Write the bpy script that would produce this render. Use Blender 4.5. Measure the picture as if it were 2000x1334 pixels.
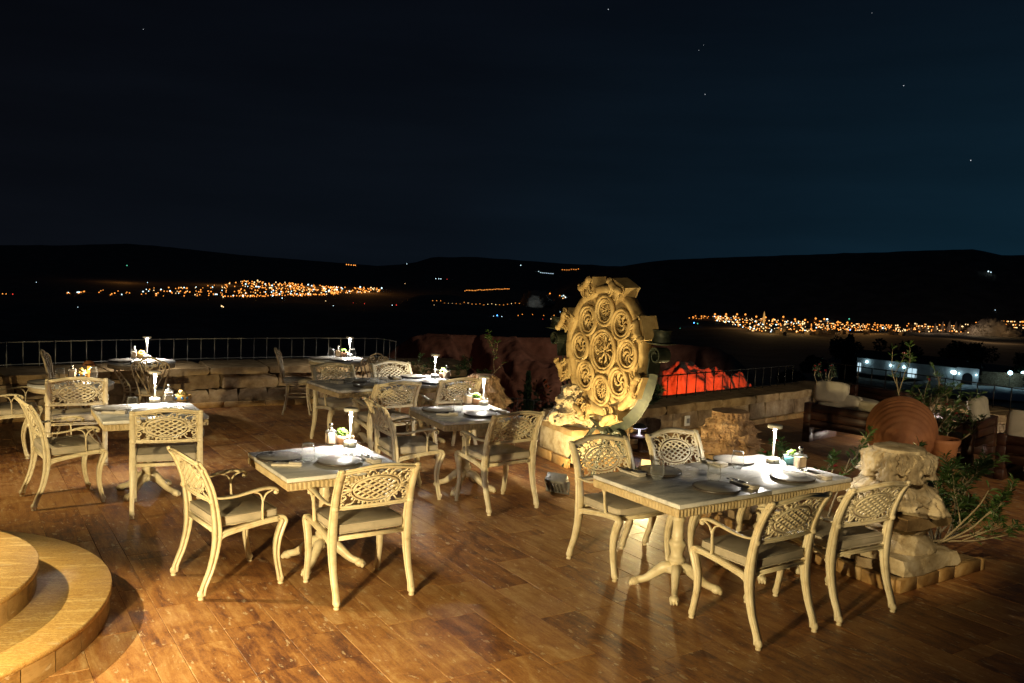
import bpy, bmesh, math, random
from mathutils import Vector, Matrix, noise
from math import sin, cos, pi, radians, atan2, hypot, sqrt, exp, tan, floor
for _o in list(bpy.data.objects): bpy.data.objects.remove(_o)
SC = bpy.context.scene
COL = SC.collection
RND = random.Random(11)

# ------------------------------------------------------------------ camera
FPX, PITCH, ROLL, EYE = 1700.0, radians(4.94), radians(-2.36), 2.091
_c, _s, _cr, _sr = cos(PITCH), sin(PITCH), cos(ROLL), sin(ROLL)
cam = bpy.data.objects.new('camera', bpy.data.cameras.new('camera'))
COL.objects.link(cam)
right = Vector((_cr, -_sr*_s, -_sr*_c)); up = Vector((_sr, _cr*_s, _cr*_c)); fwd = Vector((0, _c, -_s))
M = Matrix.Identity(4)
for i in range(3):
    M[i][0], M[i][1], M[i][2] = right[i], up[i], -fwd[i]
M[2][3] = EYE
cam.matrix_world = M
cam.data.sensor_width = 36.0
cam.data.lens = 36.0*FPX/2000.0
cam.data.clip_start = 0.05
cam.data.clip_end = 40000.0
SC.camera = cam

# ------------------------------------------------------------------ night sky
W = bpy.data.worlds.new('World'); SC.world = W; W.use_nodes = True
nt = W.node_tree; nt.nodes.clear()
out = nt.nodes.new('ShaderNodeOutputWorld'); bg = nt.nodes.new('ShaderNodeBackground')
tc = nt.nodes.new('ShaderNodeTexCoord'); sp = nt.nodes.new('ShaderNodeSeparateXYZ')
nt.links.new(tc.outputs['Generated'], sp.inputs[0])
def wramp(src, stops):
    r = nt.nodes.new('ShaderNodeValToRGB'); e = r.color_ramp.elements
    while len(e) < len(stops): e.new(.5)
    for q, (p, c) in zip(e, stops): q.position = p; q.color = (*c, 1)
    nt.links.new(src, r.inputs[0]); return r.outputs[0]
mx = nt.nodes.new('ShaderNodeMath'); mx.operation = 'MULTIPLY_ADD'; mx.inputs[1].default_value = .5; mx.inputs[2].default_value = .5
nt.links.new(sp.outputs['X'], mx.inputs[0])
hor = wramp(mx.outputs[0], [(.2, (.0030, .0036, .0055)), (.46, (.0032, .0055, .0092)), (.62, (.0034, .0105, .0185)), (.78, (.0040, .0175, .0300))])
zen = wramp(mx.outputs[0], [(.2, (.0016, .0020, .0034)), (.5, (.0020, .0030, .0055)), (.78, (.0022, .0052, .0100))])
ml = nt.nodes.new('ShaderNodeMath'); ml.operation = 'MULTIPLY'; ml.inputs[1].default_value = 3.2
nt.links.new(sp.outputs['Z'], ml.inputs[0])
mix = nt.nodes.new('ShaderNodeMixRGB'); ml.use_clamp = True
mpc = nt.nodes.new('ShaderNodeMapping'); mpc.inputs['Scale'].default_value = (2.0, 2.0, 14.0); nt.links.new(tc.outputs['Generated'], mpc.inputs[0])
cl = nt.nodes.new('ShaderNodeTexNoise'); cl.inputs['Scale'].default_value = 1.6; cl.inputs['Detail'].default_value = 6; nt.links.new(mpc.outputs[0], cl.inputs['Vector'])
clr = nt.nodes.new('ShaderNodeMapRange'); clr.inputs['From Min'].default_value = .3; clr.inputs['From Max'].default_value = .75; clr.inputs['To Min'].default_value = .88; clr.inputs['To Max'].default_value = 1.22; nt.links.new(cl.outputs['Fac'], clr.inputs['Value']); nt.links.new(clr.outputs[0], bg.inputs[1])
nt.links.new(ml.outputs[0], mix.inputs[0]); nt.links.new(hor, mix.inputs[1]); nt.links.new(zen, mix.inputs[2])
nt.links.new(mix.outputs[0], bg.inputs[0]); 
nt.links.new(bg.outputs[0], out.inputs[0])

# ------------------------------------------------------------------ lights of the place and added fill spots
def aim(o, target):
    o.rotation_euler = (Vector(target)-o.location).to_track_quat('-Z', 'Y').to_euler()
def spot(name, loc, target, power, col, angle, blend=.6, size=.05):
    l = bpy.data.lights.new(name, 'SPOT'); l.energy = power; l.color = col
    l.spot_size = radians(angle); l.spot_blend = blend; l.shadow_soft_size = size
    o = bpy.data.objects.new(name, l); COL.objects.link(o); o.location = loc; aim(o, target); return o
def point(name, loc, power, col, size=.05):
    l = bpy.data.lights.new(name, 'POINT'); l.energy = power; l.color = col; l.shadow_soft_size = size
    o = bpy.data.objects.new(name, l); COL.objects.link(o); o.location = loc; return o
WARM = (1.0, .775, .39)
spot('wall_spot_behind_camera', (-2.0, .9, .80), (-1.1, 6.0, .35), 1500, WARM, 98, .8, .04)
spot('capital_fill_spot', (.8, 1.2, 3.4), (2.90, 6.25, .40), 620, (1, .76, .42), 15, .7, .05)  # added fill to brighten the front right capital
spot('wall_spot_over_steps', (-6.0, 5.4, 2.9), (-2.75, 4.1, .1), 2500, WARM, 44, .9, .03)
spot('wall_spot_over_steps', (-6.0, 5.3, 2.95), (-4.0, 7.5, .3), 480, WARM, 50, .9, .03)
spot('floor_fill_spot', (-2.4, .2, 3.2), (-1.4, 3.4, 0), 1150, WARM, 38, 1.0, .05)  # added lamp, brightens the paving nearest the camera
spot('red_rock_flood', (3.2, 18.0, -2.0), (5.3, 22.2, -1.5), 2000, (1, .068, .010), 130, .5, .2)
spot('sofa_fill_spot', (7.6, 3.4, 2.9), (4.9, 9.9, .3), 850, (1, .80, .52), 58, .8, .05)  # added fill for the sofa corner, kept clear of the right table
spot('hillside_flood', (26.0, 42.0, 4.0), (-2.0, 74.0, -7.5), 17000, (1, .60, .40), 60, 1.0, .5)
for (x, y, z, p, c) in ((-1550, 3450, -70, 6e4, (1, .42, .1)), (-1200, 3550, -70, 8e4, (1, .42, .1)), (-900, 3700, -60, 2e5, (1, .42, .1)), (-620, 3600, -70, 1.5e5, (1, .42, .1)), (700, 1700, -60, 1e5, (1, .5, .15)), (950, 1750, -60, 1e5, (1, .62, .3))):
    point('town_glow', (x, y, z), p, c, 20)
SC.view_settings.view_transform = 'Standard'; SC.view_settings.look = 'None'
SC.view_settings.exposure = 0.0; SC.view_settings.gamma = 1.0; SC.view_settings.use_curve_mapping = False
cy = SC.cycles
cy.max_bounces = 6; cy.diffuse_bounces = 3; cy.glossy_bounces = 3; cy.transmission_bounces = 6; cy.transparent_max_bounces = 12
cy.caustics_reflective = False; cy.caustics_refractive = False
cy.adaptive_threshold = .006; cy.sample_clamp_indirect = 3.0; cy.use_denoising = True

# ------------------------------------------------------------------ materials
def newmat(name):
    m = bpy.data.materials.new(name); m.use_nodes = True
    return m, m.node_tree.nodes, m.node_tree.links, m.node_tree.nodes['Principled BSDF']
def ramp(N, L, src, stops):
    r = N.new('ShaderNodeValToRGB'); e = r.color_ramp.elements
    while len(e) < len(stops): e.new(.5)
    for q, (p, c) in zip(e, stops):
        q.position = p; q.color = (*c, 1) if len(c) == 3 else c
    L.new(src, r.inputs[0]); return r.outputs[0]
def nmat(name, stops, scale=6, rough=.5, bump=.2, detail=6, metal=0, coords='Object', stretch=(1, 1, 1), bscale=None, spec=.5, dist=.01, coat=0):
    m, N, L, B = newmat(name)
    t = N.new('ShaderNodeTexCoord'); oi = N.new('ShaderNodeObjectInfo')
    mp = N.new('ShaderNodeMapping'); mp.inputs['Scale'].default_value = stretch
    cmb = N.new('ShaderNodeVectorMath'); cmb.operation = 'SCALE'
    cx = N.new('ShaderNodeCombineXYZ')
    for k in range(3): L.new(oi.outputs['Random'], cx.inputs[k])
    L.new(cx.outputs[0], cmb.inputs[0]); cmb.inputs['Scale'].default_value = 37.0
    ad = N.new('ShaderNodeVectorMath'); L.new(t.outputs[coords], ad.inputs[0]); L.new(cmb.outputs[0], ad.inputs[1])
    L.new(ad.outputs[0], mp.inputs['Vector'])
    n = N.new('ShaderNodeTexNoise'); n.inputs['Scale'].default_value = scale; n.inputs['Detail'].default_value = detail; n.inputs['Roughness'].default_value = .62
    L.new(mp.outputs[0], n.inputs['Vector'])
    L.new(ramp(N, L, n.outputs['Fac'], stops), B.inputs['Base Color'])
    n2 = N.new('ShaderNodeTexNoise'); n2.inputs['Scale'].default_value = bscale or scale*3; n2.inputs['Detail'].default_value = 5
    L.new(mp.outputs[0], n2.inputs['Vector'])
    rr = N.new('ShaderNodeMapRange'); rr.inputs['To Min'].default_value = max(0, rough-.13); rr.inputs['To Max'].default_value = min(1, rough+.13)
    L.new(n2.outputs['Fac'], rr.inputs['Value']); L.new(rr.outputs[0], B.inputs['Roughness'])
    if bump:
        b = N.new('ShaderNodeBump'); b.inputs['Strength'].default_value = bump; b.inputs['Distance'].default_value = dist
        L.new(n2.outputs['Fac'], b.inputs['Height']); L.new(b.outputs[0], B.inputs['Normal'])
    B.inputs['Metallic'].default_value = metal; B.inputs['Specular IOR Level'].default_value = spec
    B.inputs['Coat Weight'].default_value = coat
    return m
def emat(name, col, strength, sample=False):
    m, N, L, B = newmat(name)
    B.inputs['Base Color'].default_value = (*[min(1, c)*.8 for c in col], 1)
    B.inputs['Emission Color'].default_value = (*col, 1); B.inputs['Emission Strength'].default_value = strength
    m.cycles.emission_sampling = 'AUTO' if sample else 'NONE'
    return m
def travertine(name, along, stops, rough=.44, attr=True, sc=1.0, bw=.62, off=.10):
    """streaked stone: fine bands along a direction, blotches, filled pits"""
    m, N, L, B = newmat(name)
    g = N.new('ShaderNodeNewGeometry'); mp = N.new('ShaderNodeMapping'); mp.inputs['Rotation'].default_value = (0, 0, -along)
    if attr:
        a = N.new('ShaderNodeAttribute'); a.attribute_name = 'rnd'; rv = a.outputs['Fac']
    else:
        a = N.new('ShaderNodeObjectInfo'); rv = a.outputs['Random']
    cx = N.new('ShaderNodeCombineXYZ'); s1 = N.new('ShaderNodeMath'); s1.operation = 'MULTIPLY'; s1.inputs[1].default_value = 53
    L.new(rv, s1.inputs[0])
    for k in range(3): L.new(s1.outputs[0], cx.inputs[k])
    ad = N.new('ShaderNodeVectorMath'); L.new(g.outputs['Position'], mp.inputs['Vector']); L.new(mp.outputs[0], ad.inputs[0]); L.new(cx.outputs[0], ad.inputs[1])
    def ns(scale, stretch, det=6, rgh=.6, w=0.0):
        q = N.new('ShaderNodeMapping'); q.inputs['Scale'].default_value = stretch; L.new(ad.outputs[0], q.inputs['Vector'])
        n = N.new('ShaderNodeTexNoise'); n.inputs['Scale'].default_value = scale*sc; n.inputs['Detail'].default_value = det; n.inputs['Roughness'].default_value = rgh
        n.inputs['Distortion'].default_value = w
        L.new(q.outputs[0], n.inputs['Vector']); return n.outputs['Fac']
    streak = ns(7, (.30, 2.6, 2.6), 12, .72, .5); blotch = ns(3.4, (1, 1.5, 1), 8, .68, 1.2); fine = ns(95, (.55, 1.3, 1.3), 5, .75); pit = ns(26, (.45, 1, 1), 3, .65)
    def mth(op, a_, b_, c_=None):
        k = N.new('ShaderNodeMath'); k.operation = op
        for i, v in enumerate((a_, b_, c_)):
            if v is None: continue
            if isinstance(v, (int, float)): k.inputs[i].default_value = v
            else: L.new(v, k.inputs[i])
        return k.outputs[0]
    v = mth('MULTIPLY_ADD', streak, .62, mth('MULTIPLY', blotch, bw)); v = mth('SUBTRACT', v, off)
    v = mth('MULTIPLY_ADD', fine, .34, mth('SUBTRACT', v, .12))
    v = mth('MULTIPLY_ADD', mth('SUBTRACT', rv, .5), .16, v)
    c = ramp(N, L, v, stops)
    pits = ramp(N, L, pit, [(.62, (0, 0, 0)), (.66, (1, 1, 1))])
    mxx = N.new('ShaderNodeMixRGB'); mxx.inputs[2].default_value = (.62, .50, .33, 1); L.new(c, mxx.inputs[1])
    L.new(mth('MULTIPLY', pits, .55), mxx.inputs[0]); L.new(mxx.outputs[0], B.inputs['Base Color'])
    rr = N.new('ShaderNodeMapRange'); rr.inputs['To Min'].default_value = rough-.12; rr.inputs['To Max'].default_value = rough+.2
    L.new(blotch, rr.inputs['Value']); L.new(rr.outputs[0], B.inputs['Roughness'])
    b = N.new('ShaderNodeBump'); b.inputs['Strength'].default_value = .35; b.inputs['Distance'].default_value = .004
    L.new(mth('SUBTRACT', mth('MULTIPLY', streak, 1.0), mth('MULTIPLY', pits, .5)), b.inputs['Height']); L.new(b.outputs[0], B.inputs['Normal'])
    return m
def glassmat(name, tint=(1, 1, 1)):
    m, N, L, B = newmat(name); N.remove(B)
    tr = N.new('ShaderNodeBsdfTransparent'); tr.inputs[0].default_value = (*tint, 1)
    gl = N.new('ShaderNodeBsdfGlossy'); gl.inputs['Roughness'].default_value = .04
    lw = N.new('ShaderNodeLayerWeight'); lw.inputs['Blend'].default_value = .5
    pw = N.new('ShaderNodeMath'); pw.operation = 'POWER'; pw.inputs[1].default_value = 3.0; L.new(lw.outputs['Facing'], pw.inputs[0])
    ma = N.new('ShaderNodeMath'); ma.operation = 'MULTIPLY_ADD'; ma.inputs[1].default_value = 1.0; ma.inputs[2].default_value = .05; L.new(pw.outputs[0], ma.inputs[0])
    df = N.new('ShaderNodeBsdfDiffuse'); df.inputs[0].default_value = (.9, .92, .92, 1); gd = N.new('ShaderNodeMixShader'); gd.inputs[0].default_value = .45; L.new(gl.outputs[0], gd.inputs[1]); L.new(df.outputs[0], gd.inputs[2])
    mxs = N.new('ShaderNodeMixShader'); L.new(ma.outputs[0], mxs.inputs[0]); L.new(tr.outputs[0], mxs.inputs[1]); L.new(gd.outputs[0], mxs.inputs[2])
    L.new(mxs.outputs[0], N['Material Output'].inputs[0]); return m

def clearglass(name):
    m, N, L, B = newmat(name); B.inputs['Base Color'].default_value = (1, 1, 1, 1); B.inputs['Transmission Weight'].default_value = 1.0; B.inputs['Roughness'].default_value = .0; B.inputs['IOR'].default_value = 1.46; return m
TDIR = radians(-57.0)          # long axis of the floor planks
TRAV = [(.34, (.060, .023, .017)), (.44, (.140, .053, .025)), (.52, (.255, .106, .032)), (.60, (.345, .160, .048)), (.70, (.44, .245, .092)), (.80, (.54, .36, .17))]
M_ = dict(
    floor=travertine('floor_travertine', TDIR, TRAV),
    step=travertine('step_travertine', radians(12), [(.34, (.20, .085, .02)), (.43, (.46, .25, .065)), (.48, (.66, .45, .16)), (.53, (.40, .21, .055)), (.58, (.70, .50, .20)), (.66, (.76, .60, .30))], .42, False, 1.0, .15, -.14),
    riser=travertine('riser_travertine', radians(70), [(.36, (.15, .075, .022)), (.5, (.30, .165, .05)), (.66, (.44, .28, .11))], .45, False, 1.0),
    cream=nmat('cream_painted_aluminium', [(.24, (.34, .25, .13)), (.36, (.60, .50, .31)), (.5, (.69, .60, .40)), (.72, (.76, .68, .49))], 14, .34, .12, spec=.5, bscale=40, dist=.002),
    bistro=nmat('aged_cream_iron', [(.3, (.36, .27, .16)), (.5, (.52, .42, .27)), (.7, (.62, .53, .37))], 8, .42, .15, bscale=40, dist=.002),
    cushion=nmat('grey_cushion_cloth', [(.3, (.36, .315, .235)), (.55, (.50, .44, .34)), (.75, (.56, .50, .40))], 5, .88, .25, bscale=160, dist=.002, spec=.2),
    marble=nmat('white_marble', [(.36, (.40, .41, .42)), (.47, (.62, .62, .61)), (.6, (.76, .75, .72)), (.75, (.80, .79, .76))], 3.2, .24, .03, 9, stretch=(1, 2.6, 1)),
    apron=nmat('ribbed_gilt_cream', [(.3, (.42, .31, .15)), (.6, (.62, .50, .30))], 12, .42, .2),
    white=nmat('white_lamp_shell', [(.3, (.72, .71, .68)), (.7, (.80, .79, .76))], 5, .38, 0),
    plate=nmat('dark_stoneware', [(.3, (.035, .027, .022)), (.7, (.075, .06, .05))], 16, .4, .1),
    glaze=nmat('grey_glaze', [(.3, (.30, .275, .235)), (.7, (.42, .39, .34))], 7, .36, .04),
    napkin=nmat('folded_linen', [(.3, (.46, .41, .34)), (.7, (.60, .55, .47))], 30, .9, .3, bscale=220, dist=.001),
    steel=nmat('cutlery_steel', [(.3, (.5, .49, .47)), (.7, (.6, .59, .57))], 20, .2, 0, metal=1),
    glass=glassmat('clear_glass', (.97, .98, .98)),
    label=nmat('paper_label', [(.3, (.58, .42, .28)), (.7, (.70, .56, .42))], 24, .7, 0),
    terracotta=nmat('terracotta', [(.3, (.20, .072, .026)), (.5, (.30, .115, .042)), (.72, (.38, .165, .07))], 4, .72, .35, 8, bscale=50, dist=.004),
    potclay=nmat('painted_pot', [(.3, (.42, .20, .11)), (.6, (.55, .33, .2))], 8, .5, .1),
    potteal=nmat('teal_pot', [(.3, (.05, .22, .30)), (.6, (.12, .38, .45))], 8, .3, .1),
    potyellow=nmat('yellow_pot', [(.3, (.62, .33, .08)), (.6, (.72, .48, .16))], 6, .3, .1),
    bluepaint=nmat('blue_glaze_mark', [(.3, (.03, .12, .35)), (.6, (.05, .2, .45))], 6, .3, 0),
    succulent=nmat('succulent_green', [(.3, (.10, .22, .035)), (.6, (.22, .40, .07))], 9, .45, .1),
    petalyellow=nmat('yellow_petal', [(.3, (.62, .38, .06)), (.6, (.72, .55, .22))], 9, .5, 0),
    leaf=nmat('oleander_leaf', [(.3, (.030, .062, .014)), (.5, (.052, .105, .022)), (.7, (.085, .15, .035))], 12, .42, .05, coords='Object'),
    leafdark=nmat('night_foliage', [(.3, (.018, .038, .016)), (.7, (.05, .085, .035))], 3, .6, 0),
    bark=nmat('stem_bark', [(.3, (.20, .15, .08)), (.7, (.38, .31, .19))], 18, .7, .3),
    flower=nmat('red_flower', [(.3, (.42, .015, .03)), (.7, (.62, .05, .07))], 9, .5, 0),
    sand=nmat('carved_sandstone', [(.28, (.12, .075, .03)), (.42, (.27, .185, .08)), (.58, (.38, .275, .13)), (.78, (.50, .39, .21))], 9, .85, .55, 9, bscale=60, dist=.006, spec=.2),
    sandpale=nmat('pale_marble_capital', [(.26, (.09, .06, .03)), (.38, (.34, .26, .15)), (.55, (.52, .43, .28)), (.78, (.64, .56, .41))], 8, .85, .9, 9, bscale=55, dist=.006, spec=.2),
    sandpink=nmat('pinkish_capital', [(.26, (.07, .04, .02)), (.42, (.29, .18, .10)), (.6, (.42, .28, .165)), (.78, (.52, .39, .26))], 9, .85, .8, 9, bscale=60, dist=.006, spec=.2),
    block=nmat('rough_tuff_block', [(.25, (.10, .065, .035)), (.42, (.22, .15, .085)), (.58, (.34, .25, .15)), (.76, (.46, .37, .25))], 5, .9, .8, 9, bscale=32, dist=.012, spec=.2),
    slab=nmat('weathered_slab', [(.25, (.13, .08, .035)), (.45, (.27, .18, .085)), (.62, (.38, .27, .14)), (.8, (.48, .38, .24))], 6, .85, .6, 9, bscale=45, dist=.008, spec=.2),
    brick=nmat('travertine_kerb', [(.28, (.20, .105, .03)), (.5, (.38, .225, .08)), (.72, (.52, .36, .17))], 9, .6, .4, 8, stretch=(1, 3, 1), dist=.004),
    greeniron=nmat('verdigris_iron', [(.28, (.008, .011, .008)), (.5, (.016, .021, .014)), (.78, (.06, .065, .04))], 14, .55, .3, 8, metal=.35, dist=.003),
    rail=nmat('grey_painted_rail', [(.3, (.13, .13, .12)), (.7, (.24, .24, .22))], 12, .5, .1, metal=.2),
    blackiron=nmat('black_iron', [(.3, (.012, .012, .012)), (.7, (.035, .033, .03))], 12, .5, .1, metal=.3),
    wood=nmat('stained_wood', [(.28, (.018, .005, .0025)), (.5, (.045, .015, .007)), (.72, (.085, .034, .016))], 5, .5, .25, 8, stretch=(1, 9, 9), dist=.003),
    sofacloth=nmat('sofa_linen', [(.3, (.42, .37, .27)), (.7, (.58, .52, .41))], 5, .92, .4, bscale=140, dist=.003, spec=.15),
    amber=emat('amber_lamp_shade', (1, .42, .06), 1.3),
    ledwhite=emat('led_panel', (1, .93, .84), 9.0),
    bodygrey=nmat('grey_floodlight_body', [(.3, (.16, .155, .15)), (.7, (.24, .235, .22))], 20, .42, .05, metal=.1),
    lens=emat('floodlight_lens', (1, .72, .34), .7),
    terrain=nmat('night_terrain', [(.3, (.11, .095, .078)), (.5, (.17, .15, .12)), (.7, (.24, .21, .17))], .02, .95, 0, 9, spec=.1),
    badland=nmat('eroded_tuff', [(.3, (.13, .075, .052)), (.5, (.23, .14, .10)), (.7, (.33, .215, .16))], .35, .95, .5, 9, bscale=1.6, dist=.25, spec=.1),
    rock=nmat('pale_rock', [(.3, (.30, .24, .19)), (.7, (.55, .46, .38))], 2.2, .9, .8, 9, bscale=7, dist=.06, spec=.1),
    plaster=nmat('white_plaster', [(.3, (.55, .55, .53)), (.7, (.72, .72, .70))], 1.5, .85, .2),
    roof=nmat('dark_roof', [(.3, (.035, .028, .024)), (.7, (.07, .055, .048))], 3, .85, .2),
    house=nmat('town_house_wall', [(.3, (.32, .26, .19)), (.7, (.50, .42, .32))], .4, .9, 0),
    darkvoid=nmat('dark_opening', [(.3, (.012, .012, .014)), (.7, (.02, .02, .024))], 3, .8, 0),
)
# ------------------------------------------------------------------ mesh helpers
def cat(pts, n=6, closed=False):
    P = [Vector(p) for p in pts]; R = []; m = len(P)
    segs = m if closed else m-1
    for i in range(segs):
        p0 = P[i-1] if (closed or i > 0) else P[0]*2-P[1]
        p1 = P[i]; p2 = P[(i+1) % m]
        p3 = P[(i+2) % m] if (closed or i+2 < m) else p2*2-p1
        for k in range(n):
            t = k/n
            R.append(.5*((2*p1)+(p2-p0)*t+(2*p0-5*p1+4*p2-p3)*t*t+(3*p1-p0-3*p2+p3)*t**3))
    if not closed: R.append(P[-1].copy())
    return R
def lerp_list(vals, n):
    R = []
    for i in range(n):
        t = i/(n-1)*(len(vals)-1); k = min(int(t), len(vals)-2); R.append(vals[k]+(vals[k+1]-vals[k])*(t-k))
    return R
class MB:
    def __init__(s): s.v = []; s.f = []; s.sm = []
    def add(s, vs, fs, smooth=True, mat=None):
        o = len(s.v)
        s.v += [tuple(mat @ Vector(v)) if mat is not None else tuple(v) for v in vs]
        s.f += [tuple(i+o for i in f) for f in fs]; s.sm += [smooth]*len(fs); return s
    def box(s, c, d, mat=None, rz=0, smooth=False, taper=1.0):
        x, y, z = d[0]/2, d[1]/2, d[2]/2
        vs = [(-x, -y, -z), (x, -y, -z), (x, y, -z), (-x, y, -z), (-x*taper, -y*taper, z), (x*taper, -y*taper, z), (x*taper, y*taper, z), (-x*taper, y*taper, z)]
        T = Matrix.Translation(c) @ Matrix.Rotation(rz, 4, 'Z')
        if mat is not None: T = mat @ T
        return s.add(vs, [(3, 2, 1, 0), (4, 5, 6, 7), (0, 1, 5, 4), (1, 2, 6, 5), (2, 3, 7, 6), (3, 0, 4, 7)], smooth, T)
    def tube(s, path, r, n=8, sec=None, upv=None, closed=False, mat=None, smooth=True):
        P = [Vector(p) for p in path]; m = len(P)
        if not isinstance(r, (list, tuple)): r = [r]*m
        elif len(r) != m: r = lerp_list(r, m)
        if sec is None: sec = [(cos(2*pi*k/n), sin(2*pi*k/n)) for k in range(n)]
        n = len(sec); vs = []; U = None
        for i in range(m):
            if closed: T = P[(i+1) % m]-P[i-1]
            else: T = P[min(i+1, m-1)]-P[max(i-1, 0)]
            T.normalize()
            if upv is not None: U = Vector(upv)
            elif U is None: U = Vector((0, 0, 1)) if abs(T.z) < .9 else Vector((1, 0, 0))
            U = U-T*U.dot(T)
            if U.length < 1e-6: U = T.orthogonal()
            U.normalize(); V = T.cross(U)
            for a, b in sec: vs.append(P[i]+(V*a+U*b)*r[i])
        fs = []
        for i in range(m if closed else m-1):
            j = (i+1) % m
            for k in range(n):
                l = (k+1) % n; fs.append((i*n+k, i*n+l, j*n+l, j*n+k))
        if not closed:
            fs.append(tuple(range(n-1, -1, -1))); fs.append(tuple((m-1)*n+k for k in range(n)))
        return s.add(vs, fs, smooth, mat)
    def lathe(s, prof, n=24, c=(0, 0, 0), mat=None, smooth=True):
        vs = []; m = len(prof)
        for r, z in prof:
            for k in range(n):
                a = 2*pi*k/n; vs.append((c[0]+r*cos(a), c[1]+r*sin(a), c[2]+z))
        fs = [(i*n+k, i*n+(k+1) % n, (i+1)*n+(k+1) % n, (i+1)*n+k) for i in range(m-1) for k in range(n)]
        if prof[0][0] > 1e-5: fs.append(tuple(range(n-1, -1, -1)))
        if prof[-1][0] > 1e-5: fs.append(tuple((m-1)*n+k for k in range(n)))
        return s.add(vs, fs, smooth, mat)
    def ell(s, c, r, mat=None, n=10, m=7):
        vs = []; fs = []
        T = Matrix.Translation(c)
        if mat is not None: T = mat @ T
        for i in range(m+1):
            ph = pi*i/m-pi/2
            for k in range(n):
                a = 2*pi*k/n; vs.append((r[0]*cos(ph)*cos(a), r[1]*cos(ph)*sin(a), r[2]*sin(ph)))
        fs = [(i*n+k, i*n+(k+1) % n, (i+1)*n+(k+1) % n, (i+1)*n+k) for i in range(m) for k in range(n)]
        return s.add(vs, fs, True, T)
    def grid(s, rows, closed_u=False, smooth=True, mat=None):
        m = len(rows); n = len(rows[0]); vs = [p for r in rows for p in r]
        fs = [(i*n+k, i*n+(k+1) % n, (i+1)*n+(k+1) % n, (i+1)*n+k) for i in range(m-1) for k in range(n if closed_u else n-1)]
        return s.add(vs, fs, smooth, mat)
    def mesh(s, name, mat, rnd=None):
        me = bpy.data.meshes.new(name); me.from_pydata(s.v, [], s.f)
        me.polygons.foreach_set('use_smooth', s.sm); me.materials.append(mat)
        if rnd is not None:
            at = me.attributes.new('rnd', 'FLOAT', 'FACE'); at.data.foreach_set('value', rnd if isinstance(rnd, list) else [rnd]*len(s.f))
        me.update(); return me
    def build(s, name, mat, parent=None, rnd=None):
        return obj(name, s.mesh(name, mat, rnd), parent)
def obj(name, me, parent=None, loc=None, rz=None):
    o = bpy.data.objects.new(name, me); COL.objects.link(o)
    if parent is not None: o.parent = parent
    if loc is not None: o.location = loc
    if rz is not None: o.rotation_euler = (0, 0, rz)
    return o
def tag(o, label=None, cat_=None, group=None, kind=None):
    if label: o['label'] = label
    if cat_: o['category'] = cat_
    if group: o['group'] = group
    if kind: o['kind'] = kind
    return o
def thing(name, label, cat_, loc=(0, 0, 0), rz=0, group=None):
    o = bpy.data.objects.new(name, None); COL.objects.link(o); o.empty_display_size = .1
    o.location = loc; o.rotation_euler = (0, 0, rz); return tag(o, label, cat_, group)
def copy_tree(o, parent=None):
    c = o.copy(); COL.objects.link(c); c.parent = parent
    for ch in list(KIDS.get(o.name, [])): copy_tree(ch, c)
    return c
KIDS = {}
def index_kids():
    KIDS.clear()
    for o in bpy.data.objects:
        if o.parent is not None: KIDS.setdefault(o.parent.name, []).append(o)
def dup(proto, loc, rz, label, group=None, scale=None):
    c = copy_tree(proto); c.location = loc; c.rotation_euler = (0, 0, rz); c['label'] = label
    if group: c['group'] = group
    if scale: c.scale = (scale,)*3
    return c
def beveled_box(c, d, r, seg=3, mat=None):
    bm = bmesh.new(); bmesh.ops.create_cube(bm, size=1.0)
    for v in bm.verts: v.co = Vector((v.co.x*d[0], v.co.y*d[1], v.co.z*d[2]))
    bmesh.ops.bevel(bm, geom=bm.edges[:], offset=r, segments=seg, profile=.5, affect='EDGES')
    bm.verts.index_update(); vs = [v.co+Vector(c) for v in bm.verts]; fs = [tuple(v.index for v in f.verts) for f in bm.faces]; bm.free()
    b = MB(); b.add(vs, fs, True, mat); return b
def rough_box(d, seed, amp=.012, n=(6, 3, 4)):
    """a hewn block centred on the origin"""
    b = MB(); x, y, z = d[0]/2, d[1]/2, d[2]/2; off = Vector((seed*7.3, seed*3.1, seed*1.7))
    def P(u, v, w):
        p = Vector((u*x, v*y, w*z)); q = noise.noise_vector(p*4+off)+.6*noise.noise_vector(p*11+off)+.4*noise.noise_vector(p*27+off)
        e = 1-.5*max(0, abs(u)+abs(v)+abs(w)-2.3)*.12
        return Vector((p.x*e, p.y*e, p.z*e))+q*amp
    def face(f, na, nb, flip):
        rows = [[f(-1+2*i/na, -1+2*j/nb) for i in range(na+1)] for j in range(nb+1)]
        if flip: rows = [list(reversed(r)) for r in rows]
        b.grid(rows)
    nx, ny, nz = n
    face(lambda a, c: P(a, -1, c), nx, nz, False); face(lambda a, c: P(a, 1, c), nx, nz, True)
    face(lambda a, c: P(-1, a, c), ny, nz, True); face(lambda a, c: P(1, a, c), ny, nz, False)
    face(lambda a, c: P(a, c, 1), nx, ny, False); face(lambda a, c: P(a, c, -1), nx, ny, True)
    return b
def spiral(c, r0, r1, a0, turns, n=22):
    R = []
    for i in range(n+1):
        t = i/n; a = a0+turns*2*pi*t; r = r0+(r1-r0)*t; R.append((c[0]+r*cos(a), c[1]+r*sin(a)))
    return R
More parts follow.
